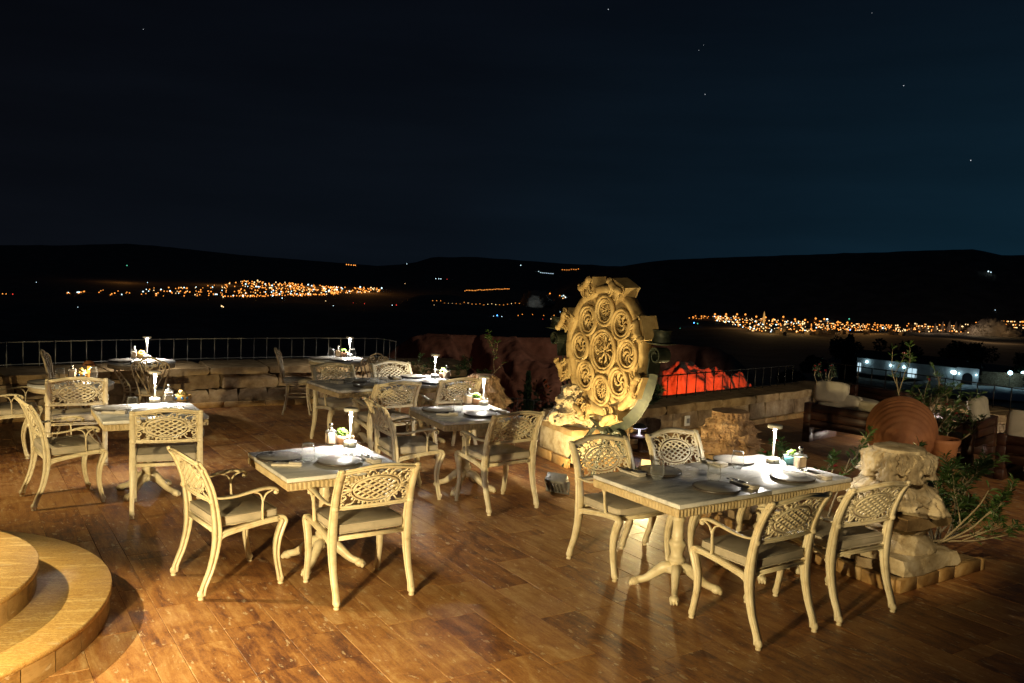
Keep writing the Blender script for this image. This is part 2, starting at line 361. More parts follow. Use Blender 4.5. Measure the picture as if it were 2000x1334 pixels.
# ------------------------------------------------------------------ chairs
REAR = [(-.252, .028), (-.238, .08), (-.198, .18), (-.170, .30), (-.163, .405), (-.174, .53), (-.200, .66), (-.245, .775), (-.287, .845)]
def posty(z):
    for (y0, z0), (y1, z1) in zip(REAR, REAR[1:]):
        if z <= z1: return y0+(y1-y0)*(z-z0)/(z1-z0)
    return REAR[-1][0]+(z-.845)*-.6
LEGSEC = [(-.9, -1), (.9, -1), (1, -.8), (1, -.28), (.55, -.16), (.55, .16), (1, .28), (1, .8), (.9, 1), (-.9, 1), (-1, .8), (-1, .28), (-.55, .16), (-.55, -.16), (-1, -.28), (-1, -.8)]
LEGSID = [(y, x) for x, y in reversed(LEGSEC)]
OVAL = [(1, 0), (.75, .42), (0, .55), (-.75, .42), (-1, 0), (-.75, -.42), (0, -.55), (.75, -.42)]
def pan(u, w):
    return Vector((u, posty(w)-.022*(1-(u/.245)**2)+.002, w))
def lattice_strokes():
    """the cast back: strokes (points (u, w), radius) around an oval of crossed bars"""
    wc, a, b = .716, .136, .068; S = []
    S.append(([(a*cos(t*pi/18), wc+b*sin(t*pi/18)) for t in range(37)], .0062))
    S.append((([((a+.019)*cos(t*pi/18), wc+(b+.015)*sin(t*pi/18)) for t in range(37)]), .0042))
    sl = .52
    for sg in (1, -1):
        for k in range(-5, 6):
            c0 = k*.0290; pts = []
            for i in range(60):
                x = -a+2*a*i/59; y = sg*sl*x+c0*1.05
                if (x/a)**2+(y/b)**2 <= 1.0: pts.append((x, wc+y))
            if len(pts) > 3: S.append((pts[::max(1, len(pts)//8)]+[pts[-1]], .0058))
    for t in range(18):                                             # scalloped leaves round the oval
        th = 2*pi*(t+.5)/18; ca, sa = cos(th), sin(th)
        x0, y0 = (a+.019)*ca, (b+.015)*sa
        for sg in (1, -1):
            q = [(x0, wc+y0)]
            for k in range(1, 6):
                f = k/5; ang = th+sg*(.9*f)
                x = (a+.019)*cos(th)+ca*.024*f*(1.2-.5*f)-sg*sa*.020*sin(f*pi*.8); y = (b+.015)*sin(th)+sa*.018*f*(1.2-.5*f)+sg*ca*.016*sin(f*pi*.8)
                q.append((x, wc+y))
            S.append((q, .0042))
    for sx in (1, -1):
        for sy in (1, -1):
            F = lambda pts: [(sx*x, wc+sy*y) for x, y in pts]
            sp1 = spiral((.186, .044), .024, .006, -pi/2, 1.15)
            S.append((F([(.158, .012), (.170, .012)]+sp1), .0052))
            sp2 = spiral((.186, .090), .018, .005, pi, -.95, 14)
            S.append((F([(.118, .060), (.138, .085)]+sp2), .0046))
            S.append((F([(.06, .082), (.085, .104), (.118, .110), (.14, .098)]), .0046))
            S.append((F([(.205, .0), (.196, .028), (.207, .06), (.205, .10)]), .0046))
            S.append((F([(.131, .0), (.155, .004), (.205, .0)]), .0046))
            S.append((F([(.02, .090), (.04, .112), (.062, .116), (.072, .104), (.062, .096)]), .0042))
            S.append((F([(.150, .112), (.172, .118), (.205, .112)]), .0046))
            S.append((F([(.205, .075), (.190, .066), (.178, .072)]), .0044))
    return S
def make_armchair():
    t = thing('lattice_armchair', 'x', 'chair'); m = M_['cream']
    for sx in (-1, 1):
        b = MB(); pts = cat([(sx*.25, y, z) for y, z in REAR], 5)
        b.tube(pts, [.019, .0165, .018, .021, .025, .022, .019, .018, .018], sec=LEGSID, upv=(1, 0, 0))
        b.ell((sx*.25, -.256, .034), (.021, .024, .026)); b.lathe([(.017, 0), (.019, .008), (.012, .014), (.012, .02)], 12, (sx*.25, -.256, 0))
        b.ell((sx*.25, -.291, .848), (.021, .016, .013)); b.ell((sx*.25, -.20, .60), (.024, .018, .02)); b.ell((sx*.25, -.262, .80), (.024, .016, .016))
        b.build('leg', m, t)
    for sx in (-1, 1):
        b = MB(); pts = cat([(sx*.25, y, z) for y, z in ((.254, .03), (.242, .085), (.224, .19), (.228, .29), (.252, .37), (.268, .41), (.258, .432), (.232, .437))], 5)
        b.tube(pts, [.017, .0155, .017, .020, .022, .022, .019, .016], sec=LEGSID, upv=(1, 0, 0))
        b.ell((sx*.25, .256, .034), (.020, .024, .026)); b.lathe([(.017, 0), (.019, .008), (.012, .014), (.012, .02)], 12, (sx*.25, .256, 0))
        b.build('leg', m, t)
    b = MB()
    for sx in (-1, 1):
        b.tube(cat([(sx*.25, y, z) for y, z in ((.236, .434), (.12, .425), (-.03, .405), (-.13, .385), (-.165, .345))], 5), [.0165, .016, .017, .019, .018], sec=LEGSID, upv=(1, 0, 0))
    b.tube([(-.25, .236, .424), (0, .25, .420), (.25, .236, .424)], .014, sec=LEGSEC, upv=(0, 0, 1))
    b.tube([(-.25, -.163, .404), (.25, -.163, .404)], .013, sec=LEGSEC, upv=(0, 0, 1))
    for k in range(5): b.box((-.16+.08*k, .03, .412), (.03, .40, .006))
    b.build('seat_frame', m, t)
    cu = beveled_box((0, .035, .459), (.455, .415, .062), .022, 3).build('cushion', M_['cushion'], t)
    b = MB()
    for z in (.435, .484):
        R = []; hx, hy, rr = .2265, .2065, .035
        for qx, qy, a0 in ((1, 1, 0), (-1, 1, pi/2), (-1, -1, pi), (1, -1, 3*pi/2)):
            for k in range(5):
                a = a0+pi/2*k/4; R.append((qx*(hx-rr)+rr*cos(a), .035+qy*(hy-rr)+rr*sin(a), z))
        b.tube(R, .0045, 6, closed=True)
    b.build('piping', M_['cushion'], cu)
    for sx in (-1, 1):
        b = MB(); X = lambda y: sx*(.252+.018*sin(max(0, min(1, (y+.2)/.42))*pi))
        path = cat([(X(y), y, z) for y, z in ((-.200, .645), (-.160, .617), (-.06, .617), (.06, .636), (.14, .642), (.20, .632), (.224, .614), (.214, .598), (.200, .602))], 5)
        b.tube(path, [.012, .013, .015, .018, .019, .017, .013, .012, .010], sec=OVAL, upv=(0, .2, 1))
        b.ell((X(.212), .210, .606), (.017, .013, .013))
        b.tube(cat([(sx*.25, .128, .432), (sx*.256, .122, .50), (sx*.262, .120, .565), (sx*.266, .098, .612), (sx*.267, .05, .630)], 5), [.0125, .012, .011, .0095, .009], sec=OVAL+[], upv=(0, 1, 0))
        b.tube(cat([(sx*.262, .120, .560), (sx*.266, .142, .606), (sx*.266, .188, .628)], 5), [.010, .0095, .009], sec=OVAL, upv=(0, 1, 0))
        b.build('armrest', m, t)
    b = MB()
    R = []
    for i in range(21):
        u = -.25+.5*i/20; w = .835+.030*cos(u/.25*pi/2)**1.5; R.append(pan(u, w))
    b.tube(R, .0135, sec=[(p[0]*1.2, p[1]) for p in LEGSEC], upv=(0, .5, 1)); b.build('top_rail', m, t)
    b = MB(); b.tube([pan(-.25+.5*i/16, .598) for i in range(17)], .0125, sec=LEGSEC, upv=(0, .3, 1)); b.build('lower_rail', m, t)
    b = MB()
    for pts, r in lattice_strokes():
        b.tube([pan(max(-.232, min(.232, u*1.08)), .716+(w-.716)*1.10) for u, w in pts], r*1.22, sec=[(1, 0), (.55, .8), (-.55, .8), (-1, 0), (-.55, -.8), (.55, -.8)])
    for sx in (-1, 1): b.tube([pan(sx*.229, .60+.24*k/8) for k in range(9)], .007, 6)
    b.build('lattice_panel', m, t)
    return t
def make_bistro():
    t = thing('scroll_back_chair', 'x', 'chair'); m = M_['bistro']
    for a in (45, 135, 225, 315):
        c_, s_ = cos(radians(a)), sin(radians(a))
        b = MB(); b.tube(cat([(c_*r, s_*r, z) for r, z in ((.255, .0), (.235, .06), (.195, .22), (.185, .36), (.18, .42))], 5), [.014, .011, .012, .016, .017], 8); b.build('leg', m, t)
    b = MB(); b.tube([(.2*cos(k*pi/16), .2*sin(k*pi/16), .42) for k in range(32)], .014, 8, closed=True); b.lathe([(0, .41), (.195, .41), (.195, .42), (0, .425)], 24)
    b.tube([(.17*cos(k*pi/12), .17*sin(k*pi/12), .24) for k in range(24)], .007, 6, closed=True); b.build('seat', m, t)
    b = MB(); b.lathe([(0, .425), (.185, .426), (.198, .44), (.198, .455), (.18, .472), (0, .478)], 28); b.build('cushion', M_['cushion'], t)
    B = lambda u, z: Vector((u, -.17-.02-(z-.43)*.26+.10*(u/.22)**2*.35, z))
    b = MB()
    hoop = [(-.12, .42), (-.15, .55), (-.19, .68), (-.205, .76), (-.17, .815), (-.11, .825), (-.07, .855), (0, .875), (.07, .855), (.11, .825), (.17, .815), (.205, .76), (.19, .68), (.15, .55), (.12, .42)]
    b.tube(cat([B(*p) for p in hoop], 5), .0125, sec=[(p[0], p[1]*1.3) for p in OVAL]); b.build('back_frame', m, t)
    b = MB(); st = [.009]
    for sx in (-1, 1):
        b.tube(cat([B(*p) for p in ((sx*.015, .44), (sx*.03, .56), (sx*.075, .68), (sx*.10, .75))], 5), .008, 6)
        b.tube(cat([B(*p) for p in ((sx*.03, .44), (sx*.07, .54), (sx*.135, .66), (sx*.165, .74))], 5), .008, 6)
        b.tube([B(*p) for p in [(sx*.10, .75)]+[(sx*(.14-.0)+(x)*sx, z) for x, z in spiral((0, .770), .038, .010, pi, -1.3)]], .0075, 6)
        b.tube([B(*p) for p in [(sx*.0, .73)]+[(sx*(.052)+x*sx, z) for x, z in spiral((0, .805), .040, .010, -pi/2-.5, 1.25)]], .0075, 6)
    b.tube([B(0, .44), B(0, .60), B(0, .735)], .009, 6); b.build('back_scroll', m, t)
    return t

# ------------------------------------------------------------------ tables
TZ, TS = .723, .82
def make_square_table():
    t = thing('square_table', 'x', 'table'); h = TS/2
    beveled_box((0, 0, TZ-.014), (TS, TS, .028), .005, 2).build('tabletop', M_['marble'], t)
    b = MB(); rows = []
    prof = [(.022, .695), (.006, .690), (.002, .684), (.004, .648), (.010, .640)]
    N = 56
    for j, (ins, z) in enumerate(prof):
        R = []
        for (ax, ay, bx, by) in ((-1, -1, 1, -1), (1, -1, 1, 1), (1, 1, -1, 1), (-1, 1, -1, -1)):
            for k in range(N):
                f = k/N; rip = .0045*abs(sin(k*pi/2)) if j in (2, 3) and k > 0 else 0
                e = h-ins-rip
                R.append(((ax+(bx-ax)*f)*e, (ay+(by-ay)*f)*e, z))
        rows.append(R)
    b.grid(rows, True, False); b.build('apron', M_['apron'], t)
    pr = [(.05, .12), (.072, .125), (.070, .15), (.045, .165), (.040, .18), (.056, .20), (.058, .215), (.045, .225), (.040, .25), (.050, .29), (.060, .315), (.050, .335), (.036, .345), (.043, .36), (.038, .375), (.036, .46), (.043, .47), (.043, .485), (.036, .495), (.034, .62), (.046, .635), (.055, .66), (.11, .672), (.11, .695)]
    b = MB(); n = 32; vs = []
    for r, z in pr:
        fl = .0035 if (.38 < z < .46 or .5 < z < .62 or .25 < z < .33) else 0
        vs.append([((r-fl*(k % 4 == 0))*cos(2*pi*k/n), (r-fl*(k % 4 == 0))*sin(2*pi*k/n), z) for k in range(n)])
    b.grid(vs, True); b.build('pedestal', M_['cream'], t)
    for k in range(4):
        c_, s_ = cos(pi/4+k*pi/2), sin(pi/4+k*pi/2); b = MB()
        P = cat([(c_*r, s_*r, z) for r, z in ((.03, .145), (.08, .142), (.13, .105), (.19, .06), (.235, .042), (.262, .036))], 5)
        b.tube(P, [.042, .040, .034, .026, .024, .026], sec=[(cos(q*pi/5)*.8, sin(q*pi/5)) for q in range(10)], upv=(0, 0, 1))
        R = Matrix.Rotation(pi/4+k*pi/2, 4, 'Z')
        b.ell((.268, 0, .028), (.036, .034, .028), R)
        for q in (-1, 0, 1): b.ell((.292, q*.018, .018), (.016, .009, .018), R, 8, 5)
        for q in range(7): b.ell((.06+.02*q, 0, .178-.015*q), (.008, .008, .008), R, 6, 4)
        b.build('foot', M_['cream'], t)
    return t
def make_round_table():
    t = thing('round_table', 'x', 'table')
    b = MB(); b.lathe([(0, .700), (.39, .700), (.40, .708), (.40, .716), (.394, .723), (0, .723)], 48); b.build('tabletop', M_['marble'], t)
    b = MB(); b.lathe([(.33, .70), (.392, .699), (.394, .66), (.38, .652), (.33, .655)], 48); b.build('apron', M_['bistro'], t)
    for k in range(3):
        b = MB(); R = Matrix.Rotation(2*pi*k/3+.5, 4, 'Z')
        A = cat([(.31, 0, .66), (.30, 0, .58), (.24, 0, .48), (.20, 0, .38), (.205, 0, .25), (.26, 0, .12), (.32, 0, .0)], 5)
        C = cat([(.26, 0, .66), (.25, 0, .58), (.17, 0, .47), (.13, 0, .38), (.14, 0, .26), (.21, 0, .12), (.30, 0, .0)], 5)
        for L_ in (A, C): b.tube([R @ p for p in L_], .011, 6)
        for q in range(4, 27, 4):
            mid = (A[q]+C[q])/2; rr = (A[q]-C[q]).length*.36
            b.tube([R @ (mid+Vector((rr*cos(a*pi/6), 0, rr*1.2*sin(a*pi/6)))) for a in range(12)], .006, 6, closed=True)
        b.build('leg', M_['bistro'], t)
    b = MB(); b.tube([(.2*cos(k*pi/12), .2*sin(k*pi/12), .36) for k in range(24)], .008, 6, closed=True); b.build('ring_brace', M_['bistro'], t)
    return t

# ------------------------------------------------------------------ things on the tables
def make_lamp():
    t = thing('table_lamp', 'x', 'lamp')
    b = MB(); b.lathe([(0, 0), (.047, 0), (.049, .003), (.048, .038), (.045, .043), (0, .044)], 32); q = b.build('base', M_['white'], t)
    b = MB(); b.lathe([(.0001, 0), (.005, 0), (.005, .0015), (.0001, .002)], 12, mat=Matrix.Translation((.0, -.0475, .022)) @ Matrix.Rotation(pi/2, 4, 'X')); b.build('button', M_['blackiron'], q)
    b = MB(); b.lathe([(.008, .044), (.0075, .06), (.0085, .16), (.0115, .262)], 16); b.build('stem', M_['white'], t)
    b = MB(); b.lathe([(0, .2625), (.0505, .2625), (.053, .265), (.053, .283), (.050, .286), (0, .287)], 36); hd = b.build('lamp_shade', M_['white'], t)
    b = MB(); b.lathe([(.014, .2615), (.045, .2615)], 28); b.build('led_ring', M_['ledwhite'], hd)
    return t
LAMPS = []
def lamp_light(loc, power, col=(1, .92, .80)):
    l = bpy.data.lights.new('table_lamp_light', 'AREA'); l.shape = 'DISK'; l.size = .075; l.energy = power; l.color = col
    o = bpy.data.objects.new('table_lamp_light', l); COL.objects.link(o); o.location = (loc[0], loc[1], loc[2]+.2605)
def make_glass():
    b = MB(); b.lathe([(0, .002), (.026, .002), (.039, .020), (.046, .046), (.045, .070), (.0368, .123)], 32); b.tube([(.0366*cos(k*pi/16), .0366*sin(k*pi/16), .1235) for k in range(32)], .0013, 5, closed=True); b.lathe([(0, .011), (.024, .012), (.034, .020)], 28)
    return tag(b.build('wine_glass', M_['glass']), 'x', 'glass')
def make_plate():
    t = thing('dinner_plate', 'x', 'plate')
    b = MB(); b.lathe([(0, 0), (.130, 0), (.150, .006), (.152, .020), (.149, .021), (.144, .010), (0, .007)], 44); b.build('rim', M_['plate'], t)
    b = MB(); b.lathe([(0, .0085), (.138, .0095), (.144, .0135), (.1462, .0185), (.1445, .0195)], 44); b.build('well', M_['glaze'], t)
    return t
def make_napkin():
    t = thing('folded_napkin', 'x', 'napkin')
    b = beveled_box((0, 0, .009), (.075, .20, .018), .008, 3); b.build('fold', M_['napkin'], t)
    b = MB(); b.add(*(lambda q: (q.v, q.f))(beveled_box((.004, -.055, .022), (.070, .085, .010), .004, 2))); b.build('top_fold', M_['napkin'], t)
    return t
def make_fork():
    b = MB(); b.tube(cat([(0, -.09, .002), (0, -.02, .003), (0, .03, .006), (0, .05, .005)], 4), [.0055, .003, .003, .010], sec=OVAL, upv=(0, 0, 1))
    for k in (-1.5, -.5, .5, 1.5): b.tube(cat([(k*.0042, .048, .005), (k*.0048, .07, .004), (k*.0045, .09, .007)], 3), .0016, 5)
    return tag(b.build('fork', M_['steel']), 'x', 'fork')
def make_knife():
    b = MB(); b.tube([(0, -.10, .003), (0, -.02, .003), (0, -.005, .003)], [.006, .0055, .004], sec=OVAL, upv=(0, 0, 1))
    b.tube([(0, -.005, .003), (.001, .05, .003), (.002, .10, .003)], [.008, .009, .002], sec=[(1, .05), (0, .18), (-1, .05), (-1, -.05), (1, -.05)], upv=(0, 0, 1))
    return tag(b.build('knife', M_['steel']), 'x', 'knife')
def make_bottle():
    t = thing('square_bottle', 'x', 'bottle'); t.scale = (1.3, 1.3, 1.2)
    beveled_box((0, 0, .047), (.052, .052, .092), .006, 2).build('bottle_body', M_['glass'], t)
    b = MB(); b.box((0, 0, .042), (.040, .040, .066)); b.build('filling', M_['label'], t)
    b = MB(); b.box((0, -.0275, .046), (.036, .001, .054)); b.box((-.0275, 0, .046), (.001, .036, .054)); b.build('label', M_['label'], t)
    b = MB(); b.lathe([(.013, .093), (.013, .105), (.009, .108), (.009, .118), (.013, .121), (.012, .134), (0, .137)], 16); b.build('stopper', M_['steel'], t)
    return t
def succulent_mesh(rad, mat, n=26, seed=1, tall=1.0):
    r = random.Random(seed); b = MB()
    for k in range(n):
        f = (k+.5)/n; a = k*2.39996; tilt = (1-f)*1.15+.1
        L_ = rad*(.55+.5*(1-f*.6))*r.uniform(.85, 1.15); w = L_*.26
        d = Vector((cos(a)*sin(tilt), sin(a)*sin(tilt), cos(tilt)*tall)); s_ = Vector((-sin(a), cos(a), 0)); nn = d.cross(s_)
        o = Vector((0, 0, f*rad*.3))
        b.add([o, o+d*L_*.55+s_*w-nn*.1*L_, o+d*L_-nn*.05*L_, o+d*L_*.55-s_*w-nn*.1*L_, o+d*L_*.5+nn*w*.5], [(0, 1, 4), (1, 2, 4), (2, 3, 4), (3, 0, 4), (0, 3, 2, 1)], True)
    return b
def make_pot_plant(name, potmat, leafmat, seed, rad=.055, handle=True, mark=False):
    t = thing(name, 'x', 'potted plant'); t.scale = (1.15,)*3
    b = MB(); b.lathe([(0, 0), (.034, 0), (.044, .018), (.049, .04), (.050, .058), (.046, .060), (.043, .052), (0, .050)], 24); p = b.build('pot', potmat, t)
    if handle:
        b = MB(); b.tube(cat([(.046, 0, .05), (.068, 0, .052), (.072, 0, .035), (.048, 0, .02)], 5), .005, 6); b.build('handle', potmat, p)
    if mark:
        b = MB()
        for a in (3.6, 4.7, 5.6): b.ell((.0455*cos(a), .0455*sin(a), .034), (.012, .012, .014))
        b.build('painted_mark', M_['bluepaint'], p)
    q = succulent_mesh(rad, leafmat, 30, seed); o = q.build('succulent', leafmat, t); o.location = (0, 0, .05)
    return t
def make_mushroom(amber=True):
    t = thing('mushroom_lamp', 'x', 'lamp')
    gold = M_['amber']
    b = MB(); b.lathe([(0, 0), (.040, 0), (.042, .006), (.030, .010), (0, .012)], 24); b.build('base', M_['apron'], t)
    b = MB(); b.lathe([(.010, .010), (.011, .05), (.014, .10), (.017, .145)], 16); b.build('stem', gold, t)
    b = MB(); b.lathe([(.062, .143), (.060, .160), (.046, .180), (.024, .192), (0, .196)], 28); b.lathe([(0, .142), (.058, .142)], 24)
    b.build('lamp_shade', M_['terracotta'], t)
    return t
# ------------------------------------------------------------------ terrace floor
WALL_L = [(-7.6, 8.2), (-6.75, 9.35), (-5.97, 10.2), (-5.1, 10.95), (-4.15, 11.72), (-3.2, 12.25), (-2.25, 12.75), (-1.38, 13.08)]
WALL_R = [(1.0, 10.02), (2.2, 11.10), (3.52, 12.26), (4.72, 13.32), (5.02, 13.62)]
WALL_R2 = [(5.02, 13.62), (5.62, 12.75), (6.28, 11.65), (6.95, 10.45), (7.7, 9.1), (8.6, 7.5)]
def inside(x, y):
    poly = WALL_L+[(-.9, 12.3), (.2, 10.9)]+WALL_R+WALL_R2[1:]+[(9, 0), (-9, 0)]
    c = False; j = len(poly)-1
    for i in range(len(poly)):
        xi, yi = poly[i]; xj, yj = poly[j]
        if (yi > y) != (yj > y) and x < (xj-xi)*(y-yi)/(yj-yi)+xi: c = not c
        j = i
    return c
def screen(x, y, z):
    p = Vector((x, y, z-EYE)); d = p.dot(fwd)
    return (1000+FPX*p.dot(right)/d, 667-FPX*p.dot(up)/d, d) if d > .2 else (1e9, 1e9, -1)
b = MB(); top = [(x, y, -.0035) for x, y in WALL_L+[(-.9, 12.3), (.2, 10.9)]+WALL_R+WALL_R2[1:]+[(9, -3), (-9, -3)]]
n = len(top); b.add(top+[(x, y, -.5) for x, y, _ in top], [tuple(range(n-1, -1, -1)), tuple(range(n, 2*n))]+[(i, (i+1) % n, n+(i+1) % n, n+i) for i in range(n)], False)
b.f[0] = tuple(reversed(b.f[0])); b.f[1] = tuple(reversed(b.f[1]))
TERR = tag(b.build('terrace_floor', M_['floor'], rnd=.3), kind='structure')
rt = random.Random(5)
ux, uy = cos(TDIR), sin(TDIR); vx, vy = -uy, ux                      # along the plank, across it
tiles = []
row = -9.0
while row < 16:
    wd = rt.choice((.27, .27, .28, .30, .15)); s = -14+rt.random()
    while s < 14:
        ln = rt.choice((.36, .52, .62, .74, .9, .12)) if wd > .2 else rt.choice((.5, .7, .9)); cx_, cy_ = ux*(s+ln/2)+vx*(row+wd/2), uy*(s+ln/2)+vy*(row+wd/2)
        px, py, dd = screen(cx_, cy_, 0)
        if dd > 0 and -250 < px < 2250 and py < 1650 and cy_ > 2.6 and inside(cx_, cy_): tiles.append((dd, cx_, cy_, ln, wd))
        s += ln
    row += wd
def tile_mesh(b, cx_, cy_, ln, wd):
    g = .0012; dz = rt.uniform(-.0006, .0006); e = .0016
    def P(a, c, z): return (cx_+ux*a+vx*c, cy_+uy*a+vy*c, z)
    a, c = ln/2-g, wd/2-g
    vs = [P(-a, -c, -.012), P(a, -c, -.012), P(a, c, -.012), P(-a, c, -.012), P(-a, -c, dz-.0016), P(a, -c, dz-.0016), P(a, c, dz-.0016), P(-a, c, dz-.0016), P(-a+e, -c+e, dz), P(a-e, -c+e, dz), P(a-e, c-e, dz), P(-a+e, c-e, dz)]
    fs = [(8, 9, 10, 11)]+[(i, (i+1) % 4, 4+(i+1) % 4, 4+i) for i in range(4)]+[(4+i, 4+(i+1) % 4, 8+(i+1) % 4, 8+i) for i in range(4)]
    b.add(vs, fs, False)
tiles.sort(); rest = MB(); rr_ = []
vis = [q for q in tiles if -30 < screen(q[1], q[2], 0)[0] < 2030 and screen(q[1], q[2], 0)[1] < 1360][:300]; vset = set(id(q) for q in vis)
for q in tiles:
    if id(q) in vset:
        b = MB(); tile_mesh(b, *q[1:]); b.build('tile', M_['floor'], TERR, rnd=rt.random())
    else:
        k = len(rest.f); tile_mesh(rest, *q[1:]); rr_ += [rt.random()]*(len(rest.f)-k)
tag(rest.build('paving', M_['floor'], TERR, rnd=rr_), kind='stuff')

# ------------------------------------------------------------------ round steps at lower left
SC1, SR1, SR2 = (-3.62, 4.36), 1.45, 1.07
ST = thing('round_steps', 'two curved travertine steps at the lower left corner of the terrace', 'steps', (SC1[0], SC1[1], 0))
def step_ring(rad, z0, z1, name_top):
    n = 72; over = .012
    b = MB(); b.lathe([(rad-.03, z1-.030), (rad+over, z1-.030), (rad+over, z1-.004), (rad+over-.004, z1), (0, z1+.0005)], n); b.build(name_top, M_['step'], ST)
    b = MB(); b.lathe([(rad-.02, z0-.01), (rad-.02, z1-.028)], n); b.build('core', M_['slab'], ST)
    w = .22; cnt = int(2*pi*rad/w)
    for k in range(cnt):
        a0, a1 = 2*pi*k/cnt+.0016, 2*pi*(k+1)/cnt-.0016
        am = (a0+a1)/2
        if cos(am-.0) < -.35: continue
        b = MB(); m = 4; rows = []
        for z, r in ((z0, rad-.015), (z0, rad), (z1-.031, rad), (z1-.031, rad-.015)):
            rows.append([(r*cos(a0+(a1-a0)*q/m), r*sin(a0+(a1-a0)*q/m), z) for q in range(m+1)])
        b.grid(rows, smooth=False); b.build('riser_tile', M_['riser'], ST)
step_ring(SR1, 0, .15, 'tread'); step_ring(SR2, .15, .30, 'tread')

# ------------------------------------------------------------------ parapet walls
def along(poly, s):
    for (x0, y0), (x1, y1) in zip(poly, poly[1:]):
        L_ = hypot(x1-x0, y1-y0)
        if s <= L_: return x0+(x1-x0)*s/L_, y0+(y1-y0)*s/L_, atan2(y1-y0, x1-x0)
        s -= L_
    a = atan2(y1-y0, x1-x0); return x1+cos(a)*s, y1+sin(a)*s, a
def plen(poly): return sum(hypot(a[0]-c[0], a[1]-c[1]) for a, c in zip(poly, poly[1:]))
BLK = {}
def rblock(L_, d, h, seed, amp):
    k = (round(L_, 2), round(d, 2), round(h, 2), seed % 5, amp)
    if k not in BLK: BLK[k] = rough_box((L_, d, h), seed % 5+L_*3, amp, (12, 4, 6)).mesh('block', M_['block'])
    return BLK[k]
def stone_wall(name, label, poly, rows, cope, depth, seed, amp=.014, plinth=True):
    W_ = thing(name, label, 'wall', (poly[0][0], poly[0][1], 0)); r = random.Random(seed); L_ = plen(poly); ox, oy = poly[0]
    z = rows[0][0]
    for (z0, h) in rows:
        s = -r.random()*.3
        while s < L_:
            ln = r.choice((.40, .52, .64, .78)); x, y, a = along(poly, max(0, s+ln/2)); nx, ny = -sin(a), cos(a); dp = depth
            o = obj('block', rblock(ln-.012, dp, h-.008, r.randrange(99), amp), W_, (x-ox+nx*dp/2, y-oy+ny*dp/2, z0+h/2), a+r.uniform(-.012, .012))
            s += ln
    s = -r.random()*.3
    while s < L_:
        ln = r.choice((.46, .6, .8)); x, y, a = along(poly, max(0, s+ln/2)); nx, ny = -sin(a), cos(a); dp = cope[2]
        k = ('c', ln, r.randrange(3), cope)
        if k not in BLK: BLK[k] = rough_box((ln-.008, dp, cope[1]), ln*9+k[2], .009, (8, 5, 2)).mesh('coping_stone', M_['slab'])
        obj('coping_stone', BLK[k], W_, (x-ox+nx*(dp/2-cope[3]), y-oy+ny*(dp/2-cope[3]), cope[0]+cope[1]/2), a+r.uniform(-.01, .01)); s += ln
    if plinth:
        s = 0
        while s < L_:
            ln = r.choice((.3, .42, .55)); x, y, a = along(poly, s+ln/2); nx, ny = -sin(a), cos(a)
            k = ('p', ln)
            if k not in BLK: BLK[k] = beveled_box((0, 0, 0), (ln-.006, .05, .075), .004, 1).mesh('skirting_tile', M_['brick'])
            obj('skirting_tile', BLK[k], W_, (x-ox-nx*.035, y-oy-ny*.035, .038), a); s += ln
    return W_
stone_wall('parapet_wall', 'curved low wall of rough tuff blocks behind the round tables', WALL_L, [(.0, .25), (.25, .21)], (.46, .095, .95, .06), .5, 3, .026)
endw = [(-1.36, 13.10), (-.98, 12.45)]
stone_wall('wall_return', 'short end of the low block wall beside the oleander sprigs', endw, [(-.1, .32), (.22, .24)], (.46, .095, .45, .06), .4, 8, .016, False)
stone_wall('parapet_wall', 'plain ochre low wall running from the carved disc to the wooden sofa', WALL_R, [(.0, .30)], (.30, .11, .62, .03), .45, 13, .008)
stone_wall('parapet_wall', 'sandy low wall with black railing behind the wooden sofas at right', WALL_R2, [(.0, .30)], (.30, .11, .75, .03), .5, 17, .010)
stone_wall('planter_wall', 'dark rubble wall behind the middle square table', [(-1.0, 11.9), (-.25, 11.0), (.62, 10.25)], [(-.2, .30)], (.10, .08, .3, .02), .3, 23, .02, False)

# ------------------------------------------------------------------ railings
def railing(name, label, poly, z0, z1, step, mat, r0=.0075, knob=.014, ends=True):
    T = thing(name, label, 'railing', (poly[0][0], poly[0][1], z0)); ox, oy = poly[0]; L_ = plen(poly); n = int(L_/step)
    P = [along(poly, L_*k/n) for k in range(n+1)]
    for zz, nm in ((z1-z0, 'top_bar'), (.035, 'bottom_bar')):
        b = MB(); b.tube([(x-ox, y-oy, zz) for x, y, _ in P], r0, 6); b.build(nm, mat, T)
    b = MB(); h = z1-z0
    b.tube([(0, 0, 0), (0, 0, h)], r0*.85, 6); b.ell((0, 0, h), (knob,)*3, None, 8, 5); b.ell((0, 0, .035), (knob,)*3, None, 8, 5)
    me = b.mesh('baluster', mat)
    for x, y, a in P: obj('baluster', me, T, (x-ox, y-oy, 0), a)
    return T
def offset(poly, d):
    R = []
    for i, (x, y) in enumerate(poly):
        a = poly[max(0, i-1)]; c = poly[min(len(poly)-1, i+1)]; t = atan2(c[1]-a[1], c[0]-a[0]); R.append((x-sin(t)*d, y+cos(t)*d))
    return R
RL = offset(WALL_L, .50)
railing('terrace_railing', 'pale grey low railing with ball joints on the curved wall', [(-8.3, 8.6), (-7.2, 10.0), (-6.3, 10.95), (-5.4, 11.72), (-4.4, 12.44), (-3.12, 13.2), (-2.08, 13.64), (-1.77, 13.23)], .555, .875, .185, M_['rail'])
RR = offset(WALL_R, .42)[:-1]
RR2 = offset(WALL_R2, .55)
railing('terrace_railing', 'black iron railing in front of the red lit rock', RR, .41, .72, .20, M_['blackiron'], .0085)
railing('terrace_railing', 'black iron railing before the white building', [(5.15, 14.45)]+RR2[1:], .41, .72, .24, M_['blackiron'], .009)
